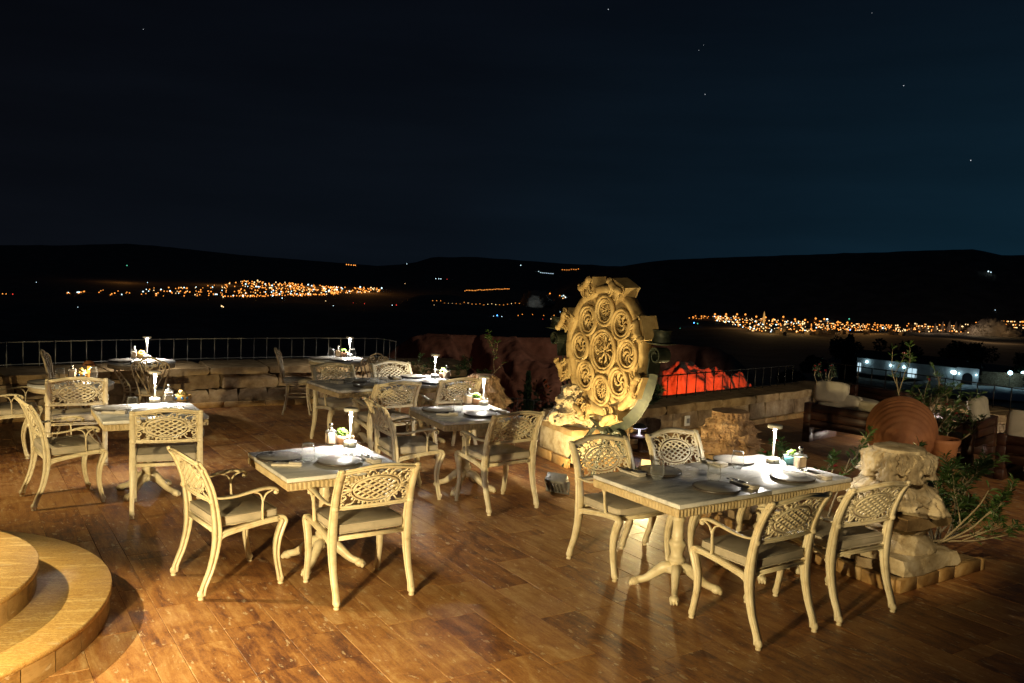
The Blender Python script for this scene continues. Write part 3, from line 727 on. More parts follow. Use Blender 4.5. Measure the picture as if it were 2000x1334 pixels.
railing('terrace_railing', 'faint grey railing of the lower terrace beside the small cypress', [(-2.2, 17.2), (-.5, 16.2), (1.1, 15.4), (2.2, 16.6)], -.75, -.33, .33, M_['rail'], .008)

# ------------------------------------------------------------------ terrain
def ss(a, b_, x):
    t = max(0, min(1, (x-a)/(b_-a))); return t*t*(3-2*t)
def interp(tab, x):
    if x <= tab[0][0]: return tab[0][1]
    for (x0, y0), (x1, y1) in zip(tab, tab[1:]):
        if x <= x1: return y0+(y1-y0)*(x-x0)/(x1-x0)
    return tab[-1][1]
BASE = [(0, -4), (13, -4), (20, -4.6), (30, -6.5), (50, -11.5), (58, -13), (110, -16), (165, -18), (250, -38), (600, -82), (1200, -104), (1800, -101), (3000, -152), (4000, -118), (5200, -115), (13000, -115)]
# skyline heights (degrees) against azimuth
EL = [(-180, .1), (-60, .3), (-36, .1), (-31, -.02), (-27, .16), (-24, .40), (-22.5, .36), (-18, .05), (-14, -.25), (-9, -.62), (-7.5, -.35), (-5.5, .35), (-3, .50), (0, .42), (3, .32), (6, .28), (20, .2), (60, .3), (180, .1)]
ER = [(-180, -9), (0, -9), (3, -1.5), (6.3, .15), (8.5, .62), (10, .85), (15, 1.25), (20, 1.60), (25, 1.95), (27.5, 2.12), (29, 1.80), (33, 1.95), (60, 2.0), (120, .5), (180, -9)]
def terr(r, th):
    z = interp(BASE, r)
    z += ss(13, 22, th)*(ss(70, 100, r)-ss(215, 260, r))*(-14.3-interp(BASE, max(100, min(r, 215)))) if 70 < r < 260 else 0
    nz = noise.noise(Vector((th*.25, math.log(r)*3, 1)))
    z += nz*min(.03*r, 6+r*.0012)*(1 if r > 300 else .25)
    if r > 4000:
        t = ss(4100, 7000, r); zz = EYE+7000*tan(radians(interp(EL, th)+.05*noise.noise(Vector((th*1.1, 3, 7)))))
        z = z*(1-t)+t*zz if zz > z else z
    if r > 2500:
        e = interp(ER, th)+.05*noise.noise(Vector((th*.9, 9, 2)))
        t = ss(2550, 3600, r); zz = EYE+3600*tan(radians(e))
        if zz > z-40: z = max(z, z*(1-t)+t*zz)
    mesa = exp(-((th+4.8)/2.6)**4)*(ss(2300, 2600, r)-ss(3000, 3300, r))*44
    return z+mesa
ths = [-180+4*k for k in range(35)]+[-40+.5*k for k in range(160)]+[40+4*k for k in range(36)]
rs = [12*(13000/12)**(k/110) for k in range(111)]
b = MB(); b.grid([[(r*sin(radians(th)), r*cos(radians(th)), terr(r, th)) for th in ths] for r in rs])
tag(b.build('valley_terrain', M_['terrain']), kind='structure')
def bad(r, th):
    u = (r-54)/(80-54); uc = min(1, max(0, u))
    w = ss(-17, -5.5, th)*(1-ss(13, 24, th)*.8)
    top = -4.35-.35*noise.noise(Vector((th*.22, 0, 4)))-ss(12, 24, th)*3
    wp = noise.noise(Vector((th*.16, uc*1.3, 2.2)))*2.6+noise.noise(Vector((th*.5, uc*3.5, 6.2)))*.8
    s1 = abs(sin(pi*(th+uc*7.0+wp)/4.6)); s2 = abs(sin(pi*(th*1.1+uc*3.0+wp*1.6)/1.7))
    face = sin(pi*min(1, uc*.93+.04))**.5
    z = -15.5+(top+15.5)*uc**.85
    z -= face*(3.4*max(0, 1-s1*1.5)**.8+.9*max(0, 1-s2*1.4)**.9)
    z += face*(.55*noise.noise(Vector((th*.9, r*.35, 1)))+.22*noise.noise(Vector((th*2.6, r*1.0, 5))))
    if r > 80: z = top-(r-80)*.35
    return -20*(1-w)+z*w
b = MB(); b.grid([[(r*sin(radians(th)), r*cos(radians(th)), bad(r, th)) for th in [-19+.13*k for k in range(340)]] for r in [50+.3*k for k in range(130)]])
tag(b.build('badlands_hillside', M_['badland']), kind='structure')
# ------------------------------------------------------------------ carved capitals
def capital_mesh(h, prof, seed, tiers, square=.16, twist=0, top=0, volute=0):
    """an upturned bell with tiers of overlapping carved leaves; prof = (height share, radius) from the foot up"""
    n, m = 120, 40; off = Vector((seed*5.1, seed*2.3, seed)); R = []; r_ = random.Random(seed)
    def rad(t, a): return interp_(prof, t)*(1+square*cos(4*(a+twist))*max(0, 1-t)**1.8)
    for j in range(m+1):
        t = j/m; z = t*h; row = []
        for k in range(n):
            a = 2*pi*k/n; r = rad(t, a); p = Vector((cos(a)*r*9, sin(a)*r*9, z*11))+off
            f = noise.noise(p)*.5+noise.noise(p*2.7)*.35+noise.noise(p*6)*.25; d = 0
            if top and t > top:
                ph = (11*a/(2*pi)) % 1; tt = (t-top)/(1-top); rr = hypot((ph-.5)*2.2, (tt-.5)*2.0)
                d = .022*(1 if (rr > .82 or rr < .30 or abs((atan2(tt-.5, ph-.5)*5/pi) % 2-1) < .30) else -.6)
            rr = r-.012+d+.012*f; row.append((cos(a)*rr, sin(a)*rr, z+.006*f))
        R.append(row)
    b = MB(); b.grid(R, True)
    b.grid([[(p[0]*s_, p[1]*s_, p[2]+.008*(1-s_**6)+.005*noise.noise(Vector((p[0]*20*s_, p[1]*20*s_, seed)))) for p in R[-1]] for s_ in (1.0, .97, .85, .6, .3, .02)], True)
    b.add([(p[0], p[1], 0) for p in R[0][::4]], [tuple(reversed(range(30)))], False)
    NS, NQ = 26, 18
    for (zt_, zb, cnt, o, wid, curl) in tiers:                        # leaf root at zt_ (share of h), tip at zb
        for c in range(cnt):
            a0 = 2*pi*(c+o)/cnt; jit = r_.uniform(-.03, .03); cl = curl*r_.uniform(.75, 1.2); broken = r_.random() < .25; rows = []
            hw0 = wid*pi/cnt
            for i in range(NS+1):
                s = i/NS*(.86 if broken else 1); t = zt_+(zb-zt_)*s
                lob = 1+.20*sin(s*2*pi*3.5+1.2); hw = hw0*min(1.0, .58+.75*s)*(1-max(0, s-.62)**1.6*2.4)*lob
                row = []
                for q_ in range(NQ+1):
                    q = -1+2*q_/NQ; a = a0+jit*s+q*max(.02, hw)
                    base = rad(max(0, t), a)
                    rib = abs(cos(pi*(abs(q)*2.9-s*1.0+.1)))**.75
                    rel = (.012+.040*rib*(1-.25*s)+.022*max(0, 1-abs(q)*6)-.070*abs(q)**5)*min(1, s*5)
                    out_ = cl*max(0, s-.55)**2*7.0*(1-.6*q*q)
                    lift = .050*max(0, s-.80)**1.5*9*(1-q*q)
                    p = Vector((cos(a)*9, sin(a)*9, t*5))+off; f = noise.noise(p*2)*.004+noise.noise(p*6)*.004
                    edge = -.030 if q_ in (0, NQ) or i == NS else 0
                    rr = base+rel+out_+f+edge
                    row.append((cos(a)*rr, sin(a)*rr, max(.002, t*h+lift*h*.6+f)))
                rows.append(row)
            b.grid([list(reversed(x)) for x in rows])
    for c in range(4 if volute else 0):                               # scrolls on the corners at the foot
        a = pi/4*2*c-twist; rc = rad(.08, a); T = Matrix.Translation((cos(a)*rc*.92, sin(a)*rc*.92, h*.15)) @ Matrix.Rotation(a, 4, 'Z')
        b.tube([T @ Vector((x, 0, z)) for x, z in spiral((0, 0), volute, volute*.25, 2.2, -1.4, 26)], [.030, .026, .020], 8)
        b.ell((.0, 0, 0), (volute*.8, .05, volute*.8), T, 10, 7)
    return b
def interp_(tab, x):
    for (x0, y0), (x1, y1) in zip(tab, tab[1:]):
        if x <= x1:
            t = (x-x0)/(x1-x0); t = t*t*(3-2*t); return y0+(y1-y0)*t
    return tab[-1][1]
def capital(name, label, loc, rz, h, prof, seed, mat, rows, **kw):
    o = capital_mesh(h, prof, seed, rows, **kw).build(name, mat); o.location = loc; o.rotation_euler = (0, 0, rz)
    tag(o, label, 'capital', 'carved column capitals on the terrace'); return o
# left of the disc
PL = thing('stone_pedestal', 'pale stone block pedestal glowing yellow left of the carved disc', 'pedestal', (.84, 9.50, 0), radians(26))
rough_box((.72, .74, .33), 4, .010, (8, 8, 4)).build('block', M_['sandpale'], PL).location = (0, 0, .165+.04)
rough_box((.78, .80, .065), 7, .010, (10, 10, 2)).build('top_slab', M_['slab'], PL).location = (0, 0, .375)
for k, (x, y, l_, a) in enumerate(((-.18, -.41, .34, 0), (.19, -.41, .36, 0), (-.395, -.2, .34, pi/2), (-.395, .17, .36, pi/2))):
    beveled_box((0, 0, .05), (l_-.01, .05, .10), .005, 1).build('skirting_tile', M_['brick'], PL).location = (x, y, 0);
for o in [q for q in bpy.data.objects if q.parent == PL and q.name.startswith('skirting_tile')][2:]: o.rotation_euler = (0, 0, pi/2)
capital('column_capital', 'brightly lit yellow acanthus capital standing left of the carved disc', (.80, 9.46, .408), .5, .43, [(0, .33), (.14, .335), (.5, .235), (.56, .25), (.8, .19), (1, .185)], 2, M_['sandpale'], [(.97, .60, 8, 0, .95, .035), (.74, .30, 8, .5, .92, .05), (.44, .02, 7, 0, .95, .06)], volute=.06)
# behind the middle table
o = rough_box((.5, .5, .9), 9, .015).build('stone_block', M_['slab']); o.location = (-.30, 10.75, -.12); tag(o, 'brown stone block under the shaded capital behind the middle table', 'block')
capital('column_capital', 'half shaded brown capital beside the back chair of the middle table', (-.34, 10.72, .335), .2, .40, [(0, .27), (.2, .285), (.5, .19), (.55, .205), (.85, .15), (1, .145)], 5, M_['sandpink'], [(1.0, .50, 8, .5, 1.0, .06), (.62, .04, 8, 0, 1.05, .08)], volute=.05)
# middle, behind the right table
o = rough_box((.56, .56, .1), 6, .01).build('stone_block', M_['slab']); o.location = (2.50, 9.75, .05); tag(o, 'low stone plinth under the pinkish capital behind the right table', 'block')
capital('column_capital', 'pinkish lace carved capital behind the lamp lit right table', (2.50, 9.75, .095), .3, .47, [(0, .33), (.1, .325), (.45, .255), (.55, .25), (.72, .215), (.76, .195), (1, .195)], 8, M_['sandpink'], [(.82, .50, 9, .5, .95, .055), (.62, .26, 9, 0, .92, .065), (.36, .02, 8, .2, .95, .06)], top=.80, volute=.05)
# front right
BED = [(3.55, 6.30), (2.66, 5.72), (1.62, 7.42)]
CP = (2.83, 6.17)
PD = thing('stone_plinth', 'weathered column base with square abacus under the big pale capital at right', 'pedestal', (CP[0], CP[1], 0), radians(30))
rough_box((.62, .62, .11), 3, .022, (10, 10, 3)).build('foot_slab', M_['sandpale'], PD).location = (0, 0, .15)
b = MB(); R = []
for j in range(15):
    t = j/14; r = .215+.06*(1-t)**3+.02*sin(t*9); R.append([((r+.012*noise.noise(Vector((cos(a*pi/24)*3, sin(a*pi/24)*3, t*5))))*cos(a*pi/24), (r+.012*noise.noise(Vector((cos(a*pi/24)*3, sin(a*pi/24)*3, t*5))))*sin(a*pi/24), .20+t*.20) for a in range(48)])
b.grid(R, True); b.build('shaft', M_['sandpale'], PD)
rough_box((.50, .50, .085), 12, .014, (10, 10, 3)).build('abacus', M_['slab'], PD).location = (.02, 0, .425)
capital('column_capital', 'large pale capital with worn leaves standing on the column base at right', (CP[0]-.02, CP[1], .465), .55, .45, [(0, .24), (.12, .29), (.30, .26), (.46, .185), (.54, .215), (.68, .205), (.92, .195), (1, .185)], 11, M_['sandpale'], [(.95, .50, 8, .4, .94, .026), (.95, .62, 8, .9, .42, .010), (.52, .03, 8, .1, .94, .045)], square=.20, volute=.065)

# planting bed kerb and rubble
KB = thing('bed_kerb', 'travertine edged planting bed with rubble stones under the right capital', 'planting bed', (BED[1][0], BED[1][1], 0))
r = random.Random(4)
for (p, q) in ((BED[1], BED[0]), (BED[1], BED[2])):
    L_ = hypot(q[0]-p[0], q[1]-p[1]); a = atan2(q[1]-p[1], q[0]-p[0]); s = .0
    while s < L_-.05:
        ln = min(r.choice((.2, .26, .34)), L_-s); o = beveled_box((0, 0, .045), (ln-.008, .055, .09), .005, 1).build('kerb_tile', M_['brick'], KB)
        o.location = (p[0]-BED[1][0]+cos(a)*(s+ln/2), p[1]-BED[1][1]+sin(a)*(s+ln/2), 0); o.rotation_euler = (0, 0, a); s += ln
b = MB(); x0, y0 = BED[1]
A_, B_ = Vector((BED[0][0]-x0, BED[0][1]-y0, 0)), Vector((BED[2][0]-x0, BED[2][1]-y0, 0))
b.grid([[A_*(.02+.96*i/20)+B_*(.02+.96*j/24)+Vector((0, 0, .075+.018*noise.noise(Vector((i*.7, j*.7, 3))))) for i in range(21)] for j in range(25)]); b.build('soil', M_['slab'], KB)
for k in range(46):
    s = r.uniform(.05, .98); d = r.uniform(.07, .24); z = .10+(.10 if d > .12 and r.random() < .6 else 0); sz = r.uniform(.07, .15)
    if s < .12: continue
    p = B_*s+A_.normalized()*d
    bm_ = rough_box((sz*1.5, sz, sz*.8), k, .018, (4, 3, 3)); o = bm_.build('rubble_stone', M_['block'], KB); o.location = (p.x, p.y, z); o.rotation_euler = (r.uniform(-.3, .3), r.uniform(-.3, .3), r.uniform(0, 6))

# ------------------------------------------------------------------ carved disc on its stand
DC = Vector((.965, 8.96, 1.262)); DN = Vector((-.867, -.498, 0)).normalized(); DT = Vector((.498, -.867, 0)).normalized()
DISC = thing('carved_stone_disc', 'big round sandstone disc with carved rosettes standing in an iron cradle', 'stone carving', DC)
DM = Matrix(((DT.x, 0, DN.x, 0), (DT.y, 0, DN.y, 0), (0, 1, 0, 0), (0, 0, 0, 1)))     # local x across, y up, z out of the face
S_ = M_['sand']
b = MB()
nn = 96; prof = [(.575, -.105), (.60, -.105), (.665, -.09), (.672, .03), (.655, .05), (.600, .034), (.575, .0), (.575, -.105)]
b.lathe(prof, nn, mat=DM); b.build('backing', S_, DISC)
def circ(cx_, cy_, r_, n_=40): return [(cx_+r_*cos(2*pi*k/n_), cy_+r_*sin(2*pi*k/n_)) for k in range(n_)]
def plate_with_holes(outer, holes, z0, z1):
    bm = bmesh.new(); edges = []
    for lp in [outer]+holes:
        vs = [bm.verts.new((x, y, z1)) for x, y in lp]
        edges += [bm.edges.new((vs[i], vs[(i+1) % len(vs)])) for i in range(len(vs))]
    bmesh.ops.triangle_fill(bm, use_beauty=True, use_dissolve=False, edges=edges, normal=(0, 0, 1))
    geo = bmesh.ops.extrude_face_region(bm, geom=bm.faces[:])
    for v in geo['geom']:
        if isinstance(v, bmesh.types.BMVert): v.co.z = z0
    bmesh.ops.recalc_face_normals(bm, faces=bm.faces[:])
    bm.verts.index_update(); r_ = ([v.co.copy() for v in bm.verts], [tuple(v.index for v in f.verts) for f in bm.faces]); bm.free(); return r_
ringc = [(.412*cos(pi/2+k*pi/4), .412*sin(pi/2+k*pi/4)) for k in range(8)]
vs, fs = plate_with_holes(circ(0, 0, .585, 80), [circ(0, 0, .182, 44)]+[circ(x, y, .116, 36) for x, y in ringc], -.085, .006)
b = MB(); b.add(vs, fs, False, DM); b.build('face_plate', S_, DISC)
def medallion(cx_, cy_, ro, kind, rot):
    b = MB()
    for rr, th, zz in ((ro+.034, .0185, .030), (ro+.002, .0140, .024)):
        b.tube([(cx_+rr*cos(2*pi*k/40), cy_+rr*sin(2*pi*k/40), zz) for k in range(40)], th, 8, closed=True, mat=DM)
    z = -.006
    P = lambda x, y: (cx_+x, cy_+y, z)
    if kind == 'loops':
        n_ = 12 if ro < .15 else 12
        for k in range(n_):
            a = rot+2*pi*k/n_; ca, sa = cos(a), sin(a); r1 = ro*.66; rl = ro*.145
            b.tube([P(ca*ro*.2, sa*ro*.2), P(ca*r1*.95, sa*r1*.95)], [.006, .0085], 6, mat=DM)
            b.tube([P(ca*(r1+rl)+rl*cos(q*pi/5), sa*(r1+rl)+rl*sin(q*pi/5)) for q in range(10)], .0075, 6, closed=True, mat=DM)
        b.tube([P(ro*.2*cos(q*pi/8), ro*.2*sin(q*pi/8)) for q in range(16)], .008, 6, closed=True, mat=DM)
    elif kind == 'cross':
        for k in range(8):
            a = rot+2*pi*k/8; ca, sa = cos(a), sin(a)
            b.tube([P(ca*ro*.08, sa*ro*.08), P(ca*ro*.58, sa*ro*.58)], [.011, .009], 6, mat=DM)
            for sg in (1,):
                b.tube([P(x*ca-y*sa, x*sa+y*ca) for x, y in [(ro*.5, 0)]+[(ro*.73+q[0], q[1]) for q in spiral((0, 0), ro*.17, ro*.10, pi, sg*.85, 12)]], .0095, 6, mat=DM)
            a2 = a+pi/8; b.tube([P(cos(a2)*ro*.9, sin(a2)*ro*.9), P(cos(a2)*ro*1.02, sin(a2)*ro*1.02)], .008, 6, mat=DM)
    else:
        n_ = 6 if kind == 'swirl' else 5
        for k in range(n_):
            a = rot+2*pi*k/n_; sg = 1 if kind == 'swirl' else -1
            pts = [(ro*.95*(q/12)**.75*cos(a+sg*1.5*(q/12)**1.3), ro*.95*(q/12)**.75*sin(a+sg*1.5*(q/12)**1.3)) for q in range(13)]
            b.tube([P(*p) for p in pts], [.008, .012, .016, .011], 7, mat=DM)
            e = pts[8]; b.tube([P(e[0]+q[0], e[1]+q[1]) for q in spiral((0, 0), ro*.17, ro*.08, a+1, -sg*.8, 10)], .009, 6, mat=DM)
    b.build('medallion', S_, DISC)
medallion(0, 0, .182, 'cross', .2)
for k, (x, y) in enumerate(ringc): medallion(x, y, .116, ('loops', 'swirl', 'pinwheel', 'swirl', 'loops', 'pinwheel', 'swirl', 'pinwheel')[k], k*.35)
for k in range(8):                                                    # blocks with beasts round the rim
    a = pi/2+(k+.5)*pi/4; bm_ = MB(); c_, s_ = cos(a), sin(a)
    def Q(rr, tt, z, c_=c_, s_=s_): return (c_*rr-s_*tt, s_*rr+c_*tt, z)
    w0, w1 = .085, .120
    vv = [Q(.60, -w0, -.10), Q(.60, w0, -.10), Q(.775, w1, -.10), Q(.775, -w1, -.10), Q(.60, -w0, .06), Q(.60, w0, .06), Q(.765, w1, .085), Q(.765, -w1, .085)]
    bm_.add(vv, [(3, 2, 1, 0), (4, 5, 6, 7), (0, 1, 5, 4), (1, 2, 6, 5), (2, 3, 7, 6), (3, 0, 4, 7)], False, DM)
    bo = bm_.build('rim_block', S_, DISC)
    # a small striding beast: one swept trunk with head, mane, legs and tail
    L = MB(); zz = .10; fl = 1 if k % 2 else -1
    G = lambda x, y, z=0: Q(.655+y*1.2, fl*x*1.2, zz+z)
    L.tube(cat([G(-.075, .035), G(-.05, .045, .012), G(0, .040, .014), (G(.045, .048, .018)), G(.07, .062, .02)], 4), [.026, .036, .032, .038, .030], 8, mat=DM)
    L.ell(G(.088, .068, .024), (.036, .036, .034), DM, 10, 7)
    for q in range(6): L.ell(G(.088+.026*cos(q*pi/3), .068+.026*sin(q*pi/3), .020), (.011, .011, .012), DM, 6, 4)
    for lx, ly in ((-.06, -.035), (-.035, -.045), (.035, -.045), (.062, -.035)):
        L.tube(cat([G(lx*.9, .025, .006), G(lx-.004, -.005, .006), G(lx+.004, ly, .002), G(lx+.02, ly-.004, .004)], 3), [.017, .012, .009, .009], 6, mat=DM)
    L.tube(cat([G(-.08, .035), G(-.105, .055), G(-.095, .088), G(-.07, .085)], 4), .008, 6, mat=DM)
    L.build('carved_beast', S_, bo)
# stand
ST2 = thing('iron_stand', 'dark green iron cradle stand with scrolls and two bowls holding the carved disc', 'stand', (DC.x, DC.y, 0))
GI = M_['greeniron']; F0 = Matrix.Translation((0, 0, DC.z)) @ DM
STRAP = [(-1, -.10), (1, -.10), (1, .10), (-1, .10)]
RS = .80
b = MB(); arc = [(RS*cos(radians(d)), RS*sin(radians(d)), 0) for d in range(190, 352, 4)]
b.tube([F0 @ Vector(p) for p in arc], .058, sec=[(-1, -.10), (1, -.10), (1, .10), (-1, .10)], upv=None, smooth=False)
b.build('cradle_strap', GI, ST2)
def strap(pts, w=.05, name='scroll'):
    b = MB(); vs = []; m = len(pts); th = .007
    for i, (x, y) in enumerate(pts):
        x0, y0 = pts[max(0, i-1)]; x1, y1 = pts[min(m-1, i+1)]; L_ = hypot(x1-x0, y1-y0) or 1; nx, ny = -(y1-y0)/L_*th, (x1-x0)/L_*th
        vs += [(x+nx, y+ny, w), (x-nx, y-ny, w), (x-nx, y-ny, -w), (x+nx, y+ny, -w)]
    fs = [(i*4+k, i*4+(k+1) % 4, i*4+4+(k+1) % 4, i*4+4+k) for i in range(m-1) for k in range(4)]+[(3, 2, 1, 0), tuple((m-1)*4+k for k in range(4))]
    b.add(vs, fs, False, F0); b.build(name, GI, ST2)
for sx in (-1, 1):
    e = (sx*RS*cos(radians(-10)), RS*sin(radians(-10)))
    sp_ = [(sx*(abs(e[0])+.0), e[1]), (sx*(RS+.01), .0)]+[(sx*(RS+.085)+sx*q[0], .04+q[1]) for q in spiral((0, 0), .085, .030, pi, -1.35, 26)]
    strap(sp_, .07)
    sp_ = [(sx*.16, -RS+.02), (sx*.22, -RS-.03)]+[(sx*.33+sx*q[0], -RS-.055+q[1]) for q in spiral((0, 0), .085, .03, pi*.8, -1.3, 24)]
    strap(sp_, .035)
    # plate and bowl on the scroll
    T_ = F0 @ Matrix.Translation((sx*(RS+.10), .155, 0)) @ Matrix.Rotation(-pi/2, 4, 'X')
    b = MB(); b.lathe([(0, -.012), (.06, -.010), (.13, .004), (.155, .012), (.155, .016), (.12, .012), (0, .006)], 32, mat=T_); b.build('drip_plate', GI, ST2)
    b = MB(); b.lathe([(.075, .006), (.095, .012), (.098, .03), (.082, .06), (.080, .09), (.090, .125), (.097, .135), (.090, .135), (.076, .09), (0, .05)], 28, mat=T_); b.build('candle_bowl', GI, ST2)
z0 = DC.z-RS-.01
for (xa, za, xb, zb) in ((-.10, 0, -.26, .28), (.10, 0, .26, .28), (-.08, -.04, -.2, -.34), (.08, -.04, .2, -.34)):
    b = MB(); p0 = F0 @ Vector((xa, -RS-.005, za)); p1 = F0 @ Vector((xb, 0, zb)); p1.z = 0
    b.tube([p0, p1], .020, sec=[(-1.2, -.35), (1.2, -.35), (1.2, .35), (-1.2, .35)], upv=DT, smooth=False); b.build('leg', GI, ST2)

# ------------------------------------------------------------------ floodlights
def floodlight(label, loc, target, power, angle, sc=1.0):
    t = thing('floodlight', label, 'floodlight', loc, 0, 'floodlights on the paving'); d = Vector(target)-Vector(loc); yaw = atan2(d.y, d.x); el = atan2(d.z, hypot(d.x, d.y))
    Rm = Matrix.Translation((0, 0, .12)) @ Matrix.Rotation(yaw, 4, 'Z') @ Matrix.Rotation(-el, 4, 'Y')
    q = beveled_box((-.02, 0, 0), (.11, .20, .15), .012, 2, Rm); q.build('housing', M_['bodygrey'], t)
    q = MB()
    for k in range(5): q.box((-.088, -.07+.035*k, 0), (.03, .006, .11), Rm)
    q.build('cooling_fin', M_['bodygrey'], t)
    q = MB(); q.box((.0365, 0, 0), (.003, .17, .12), Rm); q.build('lens', M_['lens'], t)
    q = MB(); Y_ = Matrix.Rotation(yaw, 4, 'Z')
    q.tube([Y_ @ Vector(p) for p in ((0, -.112, .12), (0, -.112, .012), (0, .112, .012), (0, .112, .12))], .012, sec=[(-1, -.25), (1, -.25), (1, .25), (-1, .25)], upv=(cos(yaw), sin(yaw), 0)); q.build('bracket', M_['bodygrey'], t)
    t.scale = (sc,)*3
    o = spot('flood_beam', Vector(loc)+(Rm @ Vector((.07, 0, 0))), target, power, (1, .76, .34), angle, .5, .05)
floodlight('grey floodlight on the paving aimed up at the yellow capital', (.48, 7.98, 0), (.98, 9.05, .95), 230, 110)
floodlight('floodlight behind the right table glowing toward the paving', (1.47, 9.05, 0), (1.28, 8.2, .85), 130, 165, .6)
# ------------------------------------------------------------------ wooden sofas
def cushion_mesh(d, seed, sag=.02):
    b = MB(); n = 14; off = Vector((seed*3.3, seed, 1))
    rows = []; nz = 9
    for i in range(nz+1):
        ph = -pi/2+pi*i/nz; row = []
        for k in range(40):
            a = 2*pi*k/40; ca, sa = cos(a), sin(a); e = .38
            sx = (abs(ca)**e)*(1 if ca > 0 else -1); sy = (abs(sa)**e)*(1 if sa > 0 else -1)
            rr = cos(ph)**.32 if abs(cos(ph)) > 1e-6 else 0
            p = Vector((sx*rr*d[0]/2, sy*rr*d[1]/2, (abs(sin(ph))**.8)*(1 if ph > 0 else -1)*d[2]/2))
            p += noise.noise_vector(p*7+off)*.012; row.append(p)
        rows.append(row)
    b.grid(rows, True); return b
def make_sofa(name, label, loc, rz, width, backs, depth=.74):
    t = thing(name, label, 'sofa', loc, rz, 'wooden terrace sofas'); w = M_['wood']; h = width/2
    for k, z in enumerate((.27, .375, .475)):
        o = beveled_box((0, 0, 0), (width-.16, .05, .094), .004, 1).build('back_plank', w, t); o.location = (0, -depth/2+.03, z-.02)
    for sx in (-1, 1):
        for k in range(4):
            o = beveled_box((0, 0, 0), (.10, .115 if k % 2 else .12, .124), .006, 1).build('corner_beam', w, t); o.location = (sx*(h-.05), -depth/2+.06, .065+.126*k)
        o = beveled_box((0, 0, 0), (.10, depth-.12, .115), .005, 1).build('base_beam', w, t); o.location = (sx*(h-.05), .06, .062)
        o = beveled_box((0, 0, 0), (.085, depth-.12, .10), .005, 1).build('arm_beam', w, t); o.location = (sx*(h-.05), .06, .43)
        o = beveled_box((0, 0, 0), (.09, .09, .36), .005, 1).build('front_post', w, t); o.location = (sx*(h-.05), depth/2-.05, .20)
    o = beveled_box((0, 0, 0), (width-.2, .05, .10), .004, 1).build('front_beam', w, t); o.location = (0, depth/2-.05, .17)
    for k in range(5):
        o = beveled_box((0, 0, 0), (width-.2, .09, .022), .003, 1).build('seat_slat', w, t); o.location = (0, -depth/2+.14+.12*k, .215)
    n = max(1, round(width/.8)); cw = (width-.24)/n
    for k in range(n):
        x = -(width-.24)/2+cw*(k+.5)
        o = cushion_mesh((cw-.01, depth-.14, .13), k+len(label)).build('seat_cushion', M_['sofacloth'], t); o.location = (x, .05, .292)
    for (x, z, ww, hh, tilt) in backs:
        o = cushion_mesh((ww, hh, .15), int(x*10)+len(label)).build('back_cushion', M_['sofacloth'], t); o.location = (x, -depth/2+.14, z); o.rotation_euler = (radians(78), 0, tilt)
    return t
def unit(x0, y0, x1, y1):
    return atan2(y1-y0, x1-x0)
a1 = unit(3.80, 11.06, 4.60, 10.20)
make_sofa('wooden_sofa', 'dark wooden sofa with two loose linen back cushions left of the big terracotta jar', (4.41, 10.94, 0), a1, 1.06, ((-.24, .665, .44, .28, .12), (-.12, .50, .56, .32, .0), (.30, .47, .40, .30, -.04)))
make_sofa('wooden_sofa', 'wooden corner sofa against the sandy wall behind the first sofa', (5.28, 12.55, 0), unit(5.2, 13.4, 6.1, 11.8)-pi, 1.25, ())
make_sofa('wooden_sofa', 'dark wooden armchair with one linen back cushion right of the oleander', (5.42, 10.52, 0), radians(46), .95, ((.16, .585, .52, .32, .04),))
make_sofa('wooden_sofa', 'wooden sofa cut by the right edge of the picture', (5.97, 9.16, 0), radians(-45), 1.2, ((-.30, .60, .50, .34, .08), (.28, .54, .5, .32, .05)))
lamp3 = Vector((5.15, 11.35, 0))

# ------------------------------------------------------------------ terracotta jar lying on its side
JR = thing('terracotta_jar', 'large ribbed terracotta jar lying on its side behind the oleander', 'jar', (4.42, 9.66, .02))
b = MB(); prof = []
for k in range(61):
    t = k/60; r = .375*sin(pi*min(1, .035+t*.80))**.62; 
    rib = .012*(1-abs(((t*13) % 1)-.5)*2)**.5 if .04 < t < .8 else 0
    prof.append((max(.0, r+rib-.008), (t-.42)*.92))
prof = [(0, prof[0][1])]+prof
axis = Vector((-.30, -.86, -.14)).normalized()
Rj = Matrix.Translation((0, 0, .375)) @ (-axis).to_track_quat('Z', 'Y').to_matrix().to_4x4()
b.lathe(prof, 64, mat=Rj); b.build('jar_body', M_['terracotta'], JR)
b = MB(); zt = prof[-1][1]; b.lathe([(.15, zt-.02), (.165, zt+.02), (.20, zt+.05), (.20, zt+.07), (.165, zt+.075), (.14, zt+.02)], 40, mat=Rj); b.build('jar_mouth', M_['terracotta'], JR)
o = rough_box((.3, .2, .10), 3, .012).build('wedge_stone', M_['slab']); o.location = (4.33, 9.42, .045); tag(o, 'small stone wedged under the lying terracotta jar', 'stone')
PT = thing('plant_pot', 'brown clay flower pot standing right of the terracotta jar', 'pot', (4.84, 9.60, 0))
b = MB(); b.lathe([(0, 0), (.13, 0), (.17, .30), (.19, .34), (.19, .38), (.17, .38), (.155, .33), (0, .31)], 32); b.build('pot', M_['terracotta'], PT)

